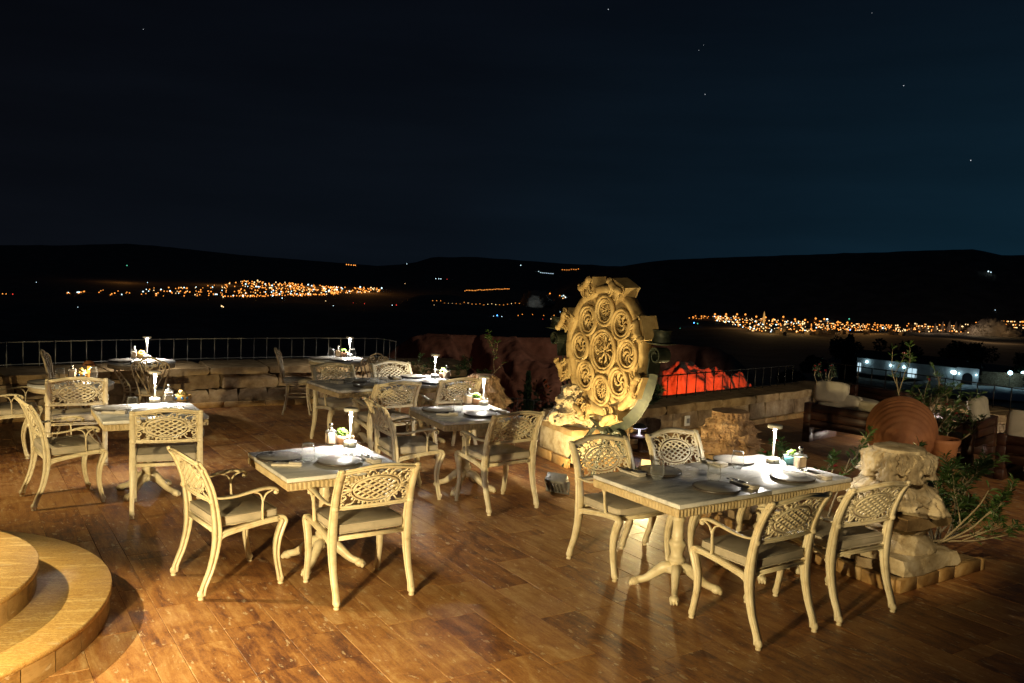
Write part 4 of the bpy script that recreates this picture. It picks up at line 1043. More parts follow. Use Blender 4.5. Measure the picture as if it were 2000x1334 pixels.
# ------------------------------------------------------------------ oleanders
def oleander(label, loc, stems, seed, leaf=.095, dens=1.0, flowers=6, mat='leaf', name='oleander', spread=1.0, fl_h=.0):
    """stems: (lean x, lean y, height); long narrow leaves in whorls"""
    r = random.Random(seed); t = thing(name, label, 'plant', loc, 0, None); S = MB(); L = MB(); tips = []
    def leafat(p, d):
        ln = leaf*r.uniform(.65, 1.15); w = ln*.075; d = d.normalized(); s_ = d.cross(Vector((r.uniform(-1, 1), r.uniform(-1, 1), r.uniform(-.2, 1)))).normalized(); nn = d.cross(s_)
        m1 = p+d*ln*.38+Vector((0, 0, .004)); m2 = p+d*ln*.75-Vector((0, 0, ln*.06)); e = p+d*ln-Vector((0, 0, ln*.20))
        L.add([p, m1+s_*w+nn*w*.5, m2+s_*w*.8+nn*w*.3, e, m2-s_*w*.8+nn*w*.3, m1-s_*w+nn*w*.5, m1, m2], [(0, 6, 1), (1, 6, 7, 2), (2, 7, 3), (0, 5, 6), (5, 4, 7, 6), (4, 3, 7)], True)
    def grow(p0, d, ln, rad, lev):
        pts = [p0]; p = p0; dd = d.normalized(); n = 5
        for i in range(n):
            dd = (dd+Vector((r.uniform(-.22, .22), r.uniform(-.22, .22), r.uniform(-.05, .16)))).normalized(); p = p+dd*ln/n; pts.append(p)
        S.tube(cat(pts, 2), [rad, rad*.55], 5)
        for i in range(2 if lev else 3, n+1):
            cnt = int((4+r.random()*2)*dens*(1.6 if i == n else 1)*(1 if lev else .55))
            for k in range(cnt):
                a = r.uniform(0, 2*pi); side = Vector((cos(a), sin(a), r.uniform(-.1, .5))); leafat(pts[i]+Vector((0, 0, r.uniform(-.02, .02))), side+dd*r.uniform(.4, 1.2))
        if lev < 2 and ln > .12:
            for k in range(r.choice((1, 2, 2))):
                i = r.choice((2, 3, 4)); a = r.uniform(0, 2*pi); grow(pts[i], (dd*1.1+Vector((cos(a), sin(a), .35))*.75), ln*r.uniform(.4, .62), rad*.6, lev+1)
        tips.append((pts[-1], dd))
    for (lx, ly, h) in stems:
        grow(Vector((r.uniform(-.04, .04)*spread, r.uniform(-.04, .04)*spread, 0)), Vector((lx, ly, h)), Vector((lx, ly, h)).length, .009, 0)
    S.build('stem', M_['bark'], t); tag(L.build('foliage', M_[mat], t), kind='stuff')
    hi = [q for q in tips if q[0].z > fl_h] or tips
    for k in range(flowers):
        p, d = r.choice(hi); b = MB()
        for f in range(3):
            c = Vector((r.uniform(-.016, .016), r.uniform(-.016, .016), r.uniform(0, .02)))
            for q in range(5):
                a = q*2*pi/5+f; u = Vector((cos(a), sin(a), .55))*.019; v = Vector((-sin(a), cos(a), 0))*.010
                b.add([c, c+u*.6+v, c+u, c+u*.6-v], [(0, 1, 2, 3)], True)
        o = b.build('flower', M_['flower'], t); o.location = p+d*.01
    return t
oleander('tall sparse oleander rising behind the terracotta jar', (4.85, 10.0, .05), [(-.42, .1, .88), (-.30, -.1, .70), (.10, .1, 1.02), (.02, .05, .8), (.32, 0, .72), (.42, .15, .6), (-.1, .2, .62), (.2, -.2, .55), (.5, .1, .42), (.45, -.15, .34), (.62, .0, .40), (.15, .1, .45), (-.2, -.1, .4)], 21, .085, 1.0, 9, spread=2)
oleander('leafy oleander with red flowers to the right of the big pale capital', (3.42, 6.75, .06), [(.02, -.1, .55), (.12, 0, .50), (.22, .1, .42), (.26, -.2, .32), (.06, -.22, .44), (.18, -.25, .30), (.28, .0, .25), (-.08, .1, .52), (-.04, .15, .45), (.08, .15, .56), (.22, -.05, .38), (.20, -.1, .18), (.1, -.1, .36), (-.1, -.05, .40)], 5, .085, 1.5, 8, spread=2, fl_h=.25)
oleander('low oleander sprig reaching out past the column base toward the paving', (3.12, 6.20, .22), [(.42, -.12, .16), (.36, -.08, .26), (.50, -.05, .08), (.40, .05, .34)], 12, .075, 1.2, 2)
oleander('oleander tuft between the right table and the big capital', (2.50, 6.95, .06), [(-.12, -.1, .52), (.0, 0, .60), (.12, -.05, .62), (-.22, 0, .42), (.2, .1, .5), (-.06, .1, .45)], 8, .085, 1.5, 4, spread=2, fl_h=.2)
oleander('oleander sprigs with one bare bending twig behind the lamp of the back table', (-.75, 12.6, .05), [(-.40, 0, .52), (-.1, 0, .50), (.1, .1, .46), (.3, 0, .44), (.62, 0, .68), (-.2, .1, .42), (.45, .1, .4)], 31, .085, 1.3, 2, spread=2)
oleander('dark bush behind the right scroll of the iron stand', (1.62, 10.55, .38), [(-.15, 0, .2), (.1, 0, .24), (.18, 0, .14), (-.05, .1, .22), (.2, .1, .1)], 3, .09, 1.6, 0, 'leafdark')
oleander('small red blossoms peeking over the wooden sofa back', (4.75, 13.15, .38), [(-.1, 0, .3), (.12, 0, .34), (0, 0, .3)], 14, .07, .8, 6, 'leafdark')

# ------------------------------------------------------------------ red lit rock
def rock_mesh(parts, seed, sub=5, amp=.22, mat='rock'):
    bm = bmesh.new(); bmesh.ops.create_icosphere(bm, subdivisions=sub, radius=1.0); vs = [v.co.copy() for v in bm.verts]; fs = [tuple(v.index for v in f.verts) for f in bm.faces]; bm.free()
    b = MB()
    for (c, r) in parts:
        c = Vector(c); V = []
        for v in vs:
            p = Vector((v.x*r[0], v.y*r[1], v.z*r[2]))+c
            q = noise.noise(p*1.1+Vector((seed, 0, 0)))*amp*1.3+abs(noise.noise(Vector((p.x*3.2, p.y*3.2, p.z*1.0))+Vector((0, seed, 0))))*-amp*.9+noise.noise(p*6)*amp*.22+noise.noise(p*14)*amp*.09
            V.append(p+v*q)
        b.add(V, fs, True)
    return b
o = rock_mesh([((-.55, 0, .95), (.78, .6, 1.75)), ((.05, .1, .8), (.7, .6, 1.62)), ((.78, .15, .75), (.62, .5, 1.75)), ((-.9, -.1, .2), (.7, .6, 1.35)), ((1.05, 0, .2), (.75, .5, 1.2))], 3, 6, .34).build('tuff_rock', M_['rock'])
o.location = (5.22, 22.3, -2.9); o.scale = (1.05, 1, 1); tag(o, 'twin peaked rock flooded with red light beyond the black railing', 'rock')

# ------------------------------------------------------------------ white building across the slope
BA, BB, BZ = Vector((61.0, 153.0, 0)), Vector((73.0, 141.5, 0)), -14.1
bd = (BB-BA).normalized(); BL = (BB-BA).length; ang = atan2(bd.y, bd.x)
BH = thing('long_house', 'long low white building lit by cold wall lamps across the slope', 'building', (BA.x, BA.y, BZ), ang)
b = MB(); b.box((BL/2, 3, 1.35), (BL, 6, 2.7)); b.build('wall', M_['plaster'], BH)
b = MB(); b.add([(-.5, -.6, 2.7), (BL+.5, -.6, 2.7), (BL+.5, 6.6, 2.7), (-.5, 6.6, 2.7), (-.3, 3, 3.9), (BL+.3, 3, 3.9)], [(0, 1, 5, 4), (2, 3, 4, 5), (1, 2, 5), (3, 0, 4), (3, 2, 1, 0)], False); b.build('roof', M_['roof'], BH)
lampm = emat('cold_wall_lamp', (.55, .88, 1.0), 4); winm = emat('cold_lit_window', (.62, .85, .95), .9)
for f, z in ((.11, 2.1), (.36, 1.9), (.49, 1.85), (.95, 1.9)):
    b = MB(); b.ell((0, 0, 0), (.24, .24, .24)); o = b.build('wall_lamp', lampm, BH); o.location = (f*BL, -.25, z)
    point('wall_lamp_light', BH.matrix_basis @ Vector((f*BL, -.7, z)), 5, (.45, .82, 1.0), .15)
for f, w in ((.03, .7), (.57, 1.5)):
    b = MB(); b.box((f*BL, -.04, 1.0), (w, .06, 1.5)); fr = b.build('window', winm, BH)
    b = MB()
    for x in (-w/2, 0, w/2): b.box((f*BL+x, -.08, 1.0), (.07, .05, 1.6))
    b.build('window_frame', M_['darkvoid'], fr)
GB = thing('gatehouse', 'stone gatehouse with an arched doorway beside the white building', 'building', (73.6, 139.6, BZ), ang+.25)
b = MB(); N_ = 14; pr = [(-1.6, 0), (-1.6, 2.9), (1.6, 2.9), (1.6, 0), (.75, 0)]+[(.75*cos(pi*k/N_), 1.35+.75*sin(pi*k/N_)) for k in range(N_+1)]+[(-.75, 0)]
vs = [(x, -.2, z) for x, z in pr]+[(x, .3, z) for x, z in pr]; n = len(pr)
bm = bmesh.new(); e = [bm.verts.new(v) for v in vs[:n]]; ed = [bm.edges.new((e[i], e[(i+1) % n])) for i in range(n)]; bmesh.ops.triangle_fill(bm, use_beauty=True, edges=ed); bm.verts.index_update()
ff = [tuple(v.index for v in f.verts) for f in bm.faces]; bm.free()
b.add(vs, ff+[tuple(i+n for i in reversed(f)) for f in ff]+[(i, (i+1) % n, n+(i+1) % n, n+i) for i in range(n)], False); b.build('wall', M_['plaster'], GB)
b = MB(); b.box((0, .5, 1.05), (1.7, .3, 2.1)); b.build('door', M_['darkvoid'], GB)
b = MB(); b.add([(-2, -.6, 2.9), (2, -.6, 2.9), (2, 3.6, 2.9), (-2, 3.6, 2.9), (-1.8, 1.5, 3.7), (1.8, 1.5, 3.7)], [(0, 1, 5, 4), (2, 3, 4, 5), (1, 2, 5), (3, 0, 4), (3, 2, 1, 0)], False); b.build('roof', M_['roof'], GB)
for x in (-1.2, 1.25):
    b = MB(); b.ell((x, -.4, 1.9), (.13, .13, .13)); b.build('wall_lamp', lampm, GB); point('wall_lamp_light', GB.matrix_basis @ Vector((x, -.8, 1.9)), 9, (.5, .82, 1.0), .15)
GW = thing('courtyard_wall', 'stone courtyard wall right of the gatehouse', 'wall', (75.4, 139.4, BZ), ang+.62)
for z in range(4):
    for k in range(9): o = obj('block', rblock(.62, .5, .55, k+z*2, .02), GW, (.5+k*.72+.3*(z % 2), .3, .34+.60*z)); o.scale = (1.15, 1, 1.1)
o = MB(); o.lathe([(0, 0), (12, 0), (12, .05), (0, .06)], 40); q = o.build('courtyard', M_['plaster']); q.location = (75.5, 133.5, BZ+.12); tag(q, kind='structure')
for k, (x, y, h, p) in enumerate(((79.4, 137.8, 2.3, 60), (82.2, 139.0, 2.2, 30), (70.5, 137.8, 2.0, 10))):
    t = thing('courtyard_lamp', ('bright cold lamp post in the courtyard right of the gatehouse', 'second smaller cold lamp at the far right of the courtyard', 'low cold lamp in front of the white building')[k], 'lamp', (x, y, BZ+.1), 0, 'cold courtyard lamps')
    b = MB(); b.tube([(0, 0, 0), (0, 0, h)], .05, 6); b.build('pole', M_['blackiron'], t); b = MB(); b.ell((0, 0, h+.15), (.36, .36, .36)); b.build('globe', lampm, t); point('courtyard_light', (x, y-.5, BZ+h+.2), p, (.45, .82, 1.0), .2)

# ------------------------------------------------------------------ trees
def tree(name, label, loc, h, w, seed, n=900, group='dark trees on the slope', leafs=.35, cyp=False):
    r = random.Random(seed); t = thing(name, label, 'tree', loc, r.uniform(0, 6), group); b = MB()
    b.tube(cat([(0, 0, 0), (.03*h*r.uniform(-1, 1), .02*h, h*.3), (0, 0, h*.6)], 3), [h*.03, h*.02, h*.008], 7)
    if not cyp:
        for k in range(5):
            a = r.uniform(0, 6.3); b.tube(cat([(0, 0, h*.28), (cos(a)*w*.3, sin(a)*w*.3, h*.5), (cos(a)*w*.55, sin(a)*w*.55, h*.7)], 3), [h*.012, h*.004], 5)
    b.build('trunk', M_['leafdark'], t); L = MB()
    cl = [(0, 0, h*.6, w*.6)]+[(r.gauss(0, .45)*w, r.gauss(0, .45)*w, h*r.uniform(.4, .88), w*r.uniform(.25, .45)) for _ in range(11)]
    for k in range(n):
        if cyp:
            f = r.random()**.8; z = h*(.06+.94*f); rad = w*(1-f)**.55*min(1, f*9+.3)*sqrt(r.random()); a = r.uniform(0, 6.3); p = Vector((cos(a)*rad, sin(a)*rad, z)); d = Vector((cos(a)*.35, sin(a)*.35, 1))
        else:
            c = r.choice(cl); v = Vector((r.gauss(0, 1), r.gauss(0, 1), r.gauss(0, 1))).normalized()*c[3]*r.uniform(.6, 1.05); p = Vector(c[:3])+v; d = v+Vector((r.uniform(-1, 1), r.uniform(-1, 1), r.uniform(-.6, .4)))*c[3]
        d.normalize(); s_ = d.orthogonal().normalized(); s_.rotate(Matrix.Rotation(r.uniform(0, 6), 3, d)); l_ = leafs*r.uniform(.6, 1.3)
        L.add([p, p+d*l_*.5+s_*l_*.28, p+d*l_, p+d*l_*.5-s_*l_*.28], [(0, 1, 2, 3)], False)
    tag(L.build('crown', M_['leafdark'], t), kind='stuff'); return t
tree('cypress_tree', 'small slim cypress behind the lower grey railing', (.33, 15.9, -1.15), 1.28, .10, 3, 900, None, .07, True)
tree('round_bush', 'dark round shrub below the hillside left of the carved disc', (1.1, 20.5, -3.3), 2.6, 1.25, 4, 1500, None, .16)
for k, (x, y, z, h, w, c, lb) in enumerate(((47.5, 122, -15.5, 9.5, 1.3, True, 'tall poplar left of the white building'), (52.5, 150, -14.5, 4.5, 2.0, False, 'low tree at the left end of the white building'), (78, 152, -14.3, 7.5, 3.2, False, 'broad tree behind the gatehouse'), (84.5, 142, -14.3, 5.0, 2.6, False, 'green lit tree beside the courtyard lamp'), (90, 150, -14.3, 7.5, 3.2, False, 'tree at the far right beyond the courtyard'), (84, 158, -14.3, 9, 3.6, False, 'tall dark tree behind the courtyard'), (74, 165, -14.3, 8, 3.4, False, 'tree behind the right half of the white roof'), (66, 172, -14.3, 7, 3.2, False, 'tree behind the middle of the white roof'), (44, 138, -16, 5, 2.3, False, 'small tree on the slope left of the poplar'), (82, 128.5, -14.2, 3.2, 2.2, False, 'dark shrub at the near edge of the courtyard'))):
    h *= 1 if c else .62; tree('poplar_tree' if c else 'garden_tree', lb, (x, y, z), h, w, 40+k, 2200, 'trees around the white building', .6, c)

# ------------------------------------------------------------------ towns in the valley
amber = emat('amber_street_lamp', (1.0, .34, .055), 1.9); warmw = emat('warm_white_street_lamp', (1.0, .66, .30), 2.2); coolw = emat('cool_street_lamp', (.62, .90, 1.0), 3.0); redl = emat('red_marker_lamp', (1, .06, .04), 1.6); bluel = emat('blue_lamp', (.06, .30, 1.0), 7.0); greenl = emat('green_lamp', (.15, .9, .55), 1.2)
def ico_mesh(name, mat, r, sub=1):
    bm = bmesh.new(); bmesh.ops.create_icosphere(bm, subdivisions=sub, radius=r); me = bpy.data.meshes.new(name); bm.to_mesh(me); bm.free(); me.materials.append(mat); return me
def px_dir(px, py):
    v = right*((px-1000)/FPX)+up*((667-py)/FPX)+fwd; return v
def on_terrain(px, py, rmax=9000, rmin=60):
    """where the line of sight meets the valley floor"""
    v = px_dir(px, py); th = math.degrees(atan2(v.x, v.y)); hz = hypot(v.x, v.y); r = rmin
    while r < rmax:
        if EYE+v.z/hz*r < terr(r, th): break
        r *= 1.012
    return Vector((v.x/hz*r*.995, v.y/hz*r*.995, terr(r*.995, th))), r
rl = random.Random(77); LIGHTS = []
def scatter(n, px0, px1, top, bot, mats, size=1.0, bias=1.0):
    for _ in range(n):
        px = rl.uniform(px0, px1); y0, y1 = interp(top, px), interp(bot, px); py = y0+(y1-y0)*rl.random()**bias
        LIGHTS.append((px, py, rl.choice(mats), size*rl.choice((.7, .85, 1, 1, 1.25))))
A_, Ww, Cw = amber, warmw, coolw
LT = [(130, 572), (260, 565), (380, 560), (478, 549), (520, 550), (600, 556), (680, 563), (745, 563)]
LB = [(130, 576), (260, 580), (330, 580), (480, 582), (640, 577), (745, 571)]
scatter(100, 300, 480, LT, LB, [A_]*7+[Ww, Cw], .9); scatter(330, 470, 660, LT, LB, [A_]*8+[Ww, Ww, Cw], .95, .9); scatter(75, 650, 748, LT, LB, [A_]*6+[Ww, Cw]); scatter(26, 130, 300, LT, LB, [A_]*5+[Cw], .85)
for k in range(36): LIGHTS.append((440+200*k/36, 580-3*k/36+rl.uniform(-1, 1), A_, .9))
for k in range(30): LIGHTS.append((908+89*k/30, 568.5-3.5*k/30+rl.uniform(-.6, .6), A_, .7))
for (px, py) in ((677, 512), (681, 513), (686, 513), (691, 513), (694, 512)): LIGHTS.append((px, py, A_, .9))
for k in range(26): LIGHTS.append((845+200*k/26, 595-6*ss(0, 1, abs(k/26-.6))+rl.uniform(-1.5, 1.5), rl.choice((A_, A_, Ww)), .6))
scatter(34, 1025, 1085, [(1025, 590), (1085, 586)], [(1025, 597), (1085, 597)], [A_, A_, Ww, Cw], .6)
scatter(10, 1085, 1105, [(1085, 576), (1105, 574)], [(1085, 588), (1105, 584)], [A_, Ww, Cw], .8)
for k in range(8): LIGHTS.append((1098+36*k/8, 528.5-2*k/8, A_, .7)); LIGHTS.append((1052+32*k/8, 532+4*k/8, Cw, .5))
for (px, py, m, s) in ((795, 500.5, Cw, .5), (848, 502, Cw, .5), (1017, 519, Cw, .7), (851, 545, Cw, .6), (857, 545.5, Cw, .6), (861, 546, Cw, .6), (873, 547, redl, .5), (791, 555, Ww, .4), (248, 519, greenl, .7), (288, 553, Cw, .5), (71, 552, Cw, .4), (218, 468, redl, .7), (5, 575, A_, .8), (12, 575, A_, .7), (25, 576, redl, .7), (151, 573, Cw, .9), (433, 600, Ww, 1.3), (436, 601, Ww, .9), (152, 600, Cw, .4), (551, 583, Cw, .8), (636, 589, Ww, .6), (651, 598, Cw, .5), (690, 592, redl, .4), (712, 593.5, redl, .5), (766, 597, Cw, .6), (774, 597, redl, .8), (785, 598, Cw, .5), (848, 596, Ww, .8), (971, 617.5, bluel, 1.1), (964, 618, Cw, .5), (980, 619, Cw, .5), (1012, 617, A_, .7), (1020, 615, A_, .7), (1040, 615, A_, .6), (1062, 617, A_, .6), (1082, 617, A_, .8), (1076, 624, Ww, .8), (1094, 610, Cw, .6), (1060, 624, redl, .5), (1074, 575, A_, 1.2), (1930, 536.5, Cw, .9), (1935, 537, Cw, .6), (1943, 613, Cw, .4), (1280, 646, Cw, .7), (1355, 638, bluel, 1.0), (1362, 640, greenl, .8), (1328, 648, greenl, .4), (1615, 631.5, Cw, 1.4), (1658, 629.5, greenl, .9), (1660, 651, bluel, .9), (1724, 646, Cw, .9)): LIGHTS.append((px, py, m, s))
RT_ = [(1345, 623), (1400, 621), (1480, 628), (1560, 632), (1650, 636), (1760, 640), (1880, 640), (1960, 630), (2000, 628)]
RB_ = [(1345, 626), (1400, 632), (1470, 655), (1560, 657), (1650, 652), (1760, 654), (1900, 655), (2000, 650)]
scatter(260, 1395, 1600, RT_, RB_, [A_]*4+[Ww]*3+[Cw], .85); scatter(26, 1345, 1400, RT_, RB_, [A_], .7); scatter(140, 1600, 1740, RT_, RB_, [A_]*4+[Ww]*2, .8); scatter(180, 1740, 2000, RT_, RB_, [A_]*3+[Ww]*3, .85)
for k in range(14): px = 1395+20*k+rl.uniform(-6, 6); LIGHTS.append((px, interp(RT_, px)-3+rl.uniform(-3, 3), A_, 1.5))
LM = {}
def light_mesh(m, s):
    k = (m.name, s)
    if k not in LM: LM[k] = ico_mesh('street_light', m, s, 1)
    return LM[k]
P3 = []
for (px, py, m, s) in LIGHTS:
    p, r = on_terrain(px, py); P3.append((p, r, m, s*r/1700*(1.15 if px < 1150 else 1.2), px))
P3.sort(key=lambda q: -q[3]/q[1])
restL = {}
names = {amber.name: ('amber street light among the lights of the valley', 'amber street lights of the valley'), warmw.name: ('warm white street light among the lights of the valley', 'warm white street lights of the valley'), coolw.name: ('cool white light dotted about the valley', 'cool white lights of the valley'), redl.name: ('tiny red light in the valley', 'red lights of the valley'), bluel.name: ('bright blue light in the dark valley', 'blue lights of the valley'), greenl.name: ('tiny green light in the valley', 'green lights of the valley')}
for k, (p, r, m, s, px) in enumerate(P3):
    if k < 290:
        o = obj('street_light', light_mesh(m, 1.0), None, (p.x, p.y, p.z+s*1.2+(6 if px > 1150 else 0))); o.scale = (s, s, s); tag(o, names[m.name][0], 'street light', names[m.name][1])
    else: restL.setdefault(m.name, []).append((p+Vector((0, 0, 6 if px > 1150 else 0)), s, m))
for nm, L_ in restL.items():
    b = MB(); t_ = [(0, 0, 1), (.94, 0, -.33), (-.47, .82, -.33), (-.47, -.82, -.33), (0, 0, -1)]
    for p, s, m in L_: b.ell((p.x, p.y, p.z+s*1.2), (s, s, s), None, 5, 4)
    o = b.build('town_lights', L_[0][2]); tag(o, kind='stuff')
# houses of the right town, each a small walled block with a roof
HW = MB(); HW.box((0, 0, 3), (9, 8, 6)); HWm = HW.mesh('house_wall', M_['house']); HR = MB(); HR.add([(-4.8, -4.3, 6), (4.8, -4.3, 6), (4.8, 4.3, 6), (-4.8, 4.3, 6), (-4.8, 0, 8), (4.8, 0, 8)], [(0, 1, 5, 4), (2, 3, 4, 5), (1, 2, 5), (3, 0, 4)], False); HRm = HR.mesh('house_roof', M_['roof'])
HM = MB(); HM.box((0, 0, 3), (9, 8, 6)); HM.add([(-4.8, -4.3, 6.05), (4.8, -4.3, 6.05), (4.8, 4.3, 6.05), (-4.8, 4.3, 6.05), (-4.8, 0, 8), (4.8, 0, 8)], [(0, 1, 5, 4), (2, 3, 4, 5), (1, 2, 5), (3, 0, 4)], False); HMm = HM.mesh('village_house', M_['house'])
for k in range(80):
    px = rl.uniform(1400, 1990); py = interp(RT_, px)+(interp(RB_, px)-interp(RT_, px))*rl.random(); p, r = on_terrain(px, py+1.5)
    o = obj('village_house', HMm, None, p, rl.uniform(0, 3)); o.scale = (rl.uniform(.8, 1.6), rl.uniform(.8, 1.3), rl.uniform(.7, 1.2)); tag(o, 'small house among the street lights of the right hand town', 'house', 'houses of the right hand town')
mn = thing('minaret', 'slender lit minaret above the right hand town', 'minaret', on_terrain(1491, 640)[0])
b = MB(); b.lathe([(2.2, 0), (2.2, 18), (3, 18.5), (3, 20), (1.8, 20), (1.8, 25), (.01, 33)], 10); b.build('tower', emat('glowing_minaret_stone', (1, .55, .15), .5), mn)  # floodlighting put in as emission of the tower itself
FC = MB(); FC.lathe([(6.2, -3), (5.4, 4), (4.0, 12), (2.4, 19), (1.0, 24), (0, 26)], 9); 
for q in range(len(FC.v)):
    v = Vector(FC.v[q]); FC.v[q] = tuple(v+noise.noise_vector(v*.25)*1.6)
FCm = FC.mesh('fairy_chimney', M_['rock'])
for k, (px, py, s) in enumerate(((1756, 646, .5), (1778, 646, .6), (1796, 645, .7), (1808, 645, .8), (1826, 644, .9), (1840, 643, 1.1), (1853, 644, 1.2), (1866, 643, 1.0), (1874, 645, .9), (1905, 648, .8))):
    p, r = on_terrain(px, py+4); o = obj('fairy_chimney', FCm, None, p, k*1.3); o.scale = (s*.95, s*.95, s*1.05); tag(o, 'pale cone shaped rock lit at the edge of the right hand town', 'rock', 'cone rocks of the right hand town')
p, r = on_terrain(1935, 655); o = rock_mesh([((0, 0, 12), (44, 30, 36)), ((-34, 0, 4), (30, 26, 26)), ((38, 0, 6), (44, 30, 22))], 9, 4, 9).build('rock_castle', M_['rock']); o.location = p; tag(o, 'broad lit rock fortress at the right edge of the town', 'rock')
p, r = on_terrain(1048, 598); o = rock_mesh([((0, 0, 8), (26, 18, 20)), ((18, 0, 2), (24, 18, 12))], 6, 4, 6).build('lit_rock', M_['rock']); o.location = p; o.scale = (r/1500,)*3; tag(o, 'bluish lit rock face above the village lights left of the disc', 'rock')
spot('rock_flood', p+Vector((-20, -90, 10)), p+Vector((0, 0, 12)), 2500*(r/1500)**2, (.7, .9, 1), 60, .5, 2)
for (px, py, pw, c) in ((1812, 652, 60000, (1, .72, .5)), (1850, 652, 60000, (1, .70, .5)), (1900, 657, 60000, (1, .8, .55)), (1935, 659, 30000, (1, .75, .42)), (1975, 659, 30000, (1, .65, .3)), (1440, 640, 60000, (1, .5, .15)), (1500, 650, 90000, (1, .6, .2)), (1560, 652, 90000, (1, .6, .2)), (1640, 650, 60000, (1, .6, .25)), (1730, 650, 60000, (1, .7, .35))):
    p, r = on_terrain(px, py); point('town_flood', (p.x*.985, p.y*.985, p.z+24), pw*.22, c, 2)
# stars
starm = emat('star_white', (.85, .92, 1.0), 1.0)
for k, (px, py, s, lb) in enumerate(((280, 57, 1.0, 'single small star high at the upper left'), (1188, 18, 1.5, 'star near the top edge right of the middle'), (1377, 184, 1.3, 'star below the pair right of the middle'), (1365, 98, .9, 'upper star of a faint pair right of the middle'), (1374, 88, .7, 'faintest star of the pair right of the middle'), (1765, 167, 1.4, 'white star at the upper right'), (1896, 313, 1.6, 'bright reddish point above the right plateau'), (1703, 25, .8, 'dim star near the top right'))):
    v = px_dir(px, py).normalized()*20000; o = obj('star', ico_mesh('star', starm, 6*s, 1), None, v); tag(o, lb, 'star', 'stars in the night sky')
# ------------------------------------------------------------------ furnishing the terrace
CH = make_armchair(); BI = make_bistro(); TB = make_square_table(); RTB = make_round_table(); LP = make_lamp(); PLT = make_plate(); NAP = make_napkin(); BOT = make_bottle(); GLS = make_glass(); FRK = make_fork(); KNF = make_knife()
POT1 = make_pot_plant('potted_succulent', M_['potclay'], M_['succulent'], 3); POT2 = make_pot_plant('potted_succulent', M_['potyellow'], M_['petalyellow'], 5, .046, True, True); POT3 = make_pot_plant('potted_succulent', M_['potteal'], M_['succulent'], 9, .05, False)
MUSH = make_mushroom()
bpy.context.view_layer.update(); index_kids()
USED = set()
def put(proto, loc, rz, label, group):
    if proto.name not in USED:
        USED.add(proto.name); proto.location = loc; proto.rotation_euler = (0, 0, rz); proto['label'] = label; proto['group'] = group; return proto
    return dup(proto, loc, rz, label, group)
R_ = radians
CG = 'cream lattice back armchairs'
for (x, y, a, lb) in (
    (-1.78, 5.47, -50.5, 'cream lattice armchair left of the front square table with its side to us'),
    (-.92, 5.405, 34, 'cream lattice armchair with its back to us before the front square table'),
    (1.515, 5.085, 34.6, 'cream lattice armchair nearest us before the shaded half of the right table'),
    (2.146, 5.477, 29.7, 'cream lattice armchair before the lit half of the right table beside the capital'),
    (.825, 6.07, 213.5, 'cream lattice armchair facing us at the shaded left end of the right table'),
    (1.43, 6.455, 213.5, 'cream lattice armchair facing us behind the right table in front of the pinkish capital'),
    (-3.70, 7.12, -51, 'cream lattice armchair left of the left square table seen from the side'),
    (-2.775, 6.985, 21, 'cream lattice armchair with its back to us before the left square table'),
    (-.93, 7.69, -63.4, 'cream lattice armchair left of the middle square table seen from the side'),
    (-.08, 7.51, 36, 'cream lattice armchair with its back to us before the middle square table'),
    (-1.31, 9.03, 37, 'cream lattice armchair with its back to us before the dark half of the back table'),
    (-.69, 9.54, 35, 'cream lattice armchair with its back to us beside the half shaded brown capital'),
    (-1.93, 9.92, 216, 'cream lattice armchair facing us at the left end of the back table'),
    (-1.30, 10.33, 217, 'cream lattice armchair facing us behind the lit half of the back table'),
    (-4.24, 8.44, 27, 'cream lattice armchair with its back to us before the round table with the amber lamp'),
    (-5.05, 8.62, -74, 'cream lattice armchair cut by the left edge of the picture')):
    put(CH, (x, y, 0), R_(a), lb, CG)
BG = 'scroll back bistro chairs'
for (x, y, a, lb) in ((-4.22, 10.22, 14, 'scroll back chair before the round table with the white lamp at back left'), (-2.86, 11.62, -80, 'scroll back chair left of the far round table by the railing corner'), (-1.96, 11.62, 40, 'scroll back chair right of the far round table, half hidden by armchairs'), (-5.28, 10.35, -70, 'scroll back chair seen edge on behind the amber mushroom lamp')):
    put(BI, (x, y, 0), R_(a), lb, BG)
TABLES = dict(front=(-1.242, 5.857, 33.8), left=(-3.105, 7.415, 32), middle=(-.387, 7.989, 28), rightshade=(1.148, 5.62, 33.4), rightlit=(1.832, 6.07, 33.4), backdark=(-1.70, 9.57, 37), backlit=(-1.035, 10.07, 37))
TL = dict(front='square marble table in front, lit by its lamp and nearest the steps', left='square marble table at left before the block wall', middle='square marble table in the middle near the carved disc', rightshade='dark unlit square table forming the left half of the right table', rightlit='lamp lit square table forming the right half of the right table', backdark='dark square table forming the left half of the back table', backlit='lamp lit square table forming the right half of the back table')
for k, (x, y, a) in TABLES.items(): put(TB, (x, y, 0), R_(a), TL[k], 'square cream pedestal tables')
ROUND = dict(amber=(-4.474, 8.80, .3), rail=(-4.60, 10.77, .9), far=(-2.385, 11.90, .1))
for k, (x, y, a) in ROUND.items(): put(RTB, (x, y, 0), a, dict(amber='round marble table with the amber mushroom lamp at left', rail='round marble table with a white lamp at back left by the wall', far='round marble table with a white lamp near the railing corner')[k], 'round scroll leg tables')
NM = dict(front='front square table', left='left square table', middle='middle square table', rightshade='shaded half right table', rightlit='lamp lit half right table', backdark='dark half back table', backlit='lamp lit half back table', amber='amber lamp round table', rail='back left round table', far='far round table')
def angle(key): return R_(TABLES[key][2]) if key in TABLES else R_(33)
ZT = TZ+.0005
def plate(key, x, y, where): put(PLT, (x, y, ZT), angle(key), 'grey dark rimmed plate %s of the %s' % (where, NM[key]), 'dinner plates')
def glass(key, x, y, where): put(GLS, (x, y, ZT), 0, 'stemless wine glass %s of the %s' % (where, NM[key]), 'stemless wine glasses')
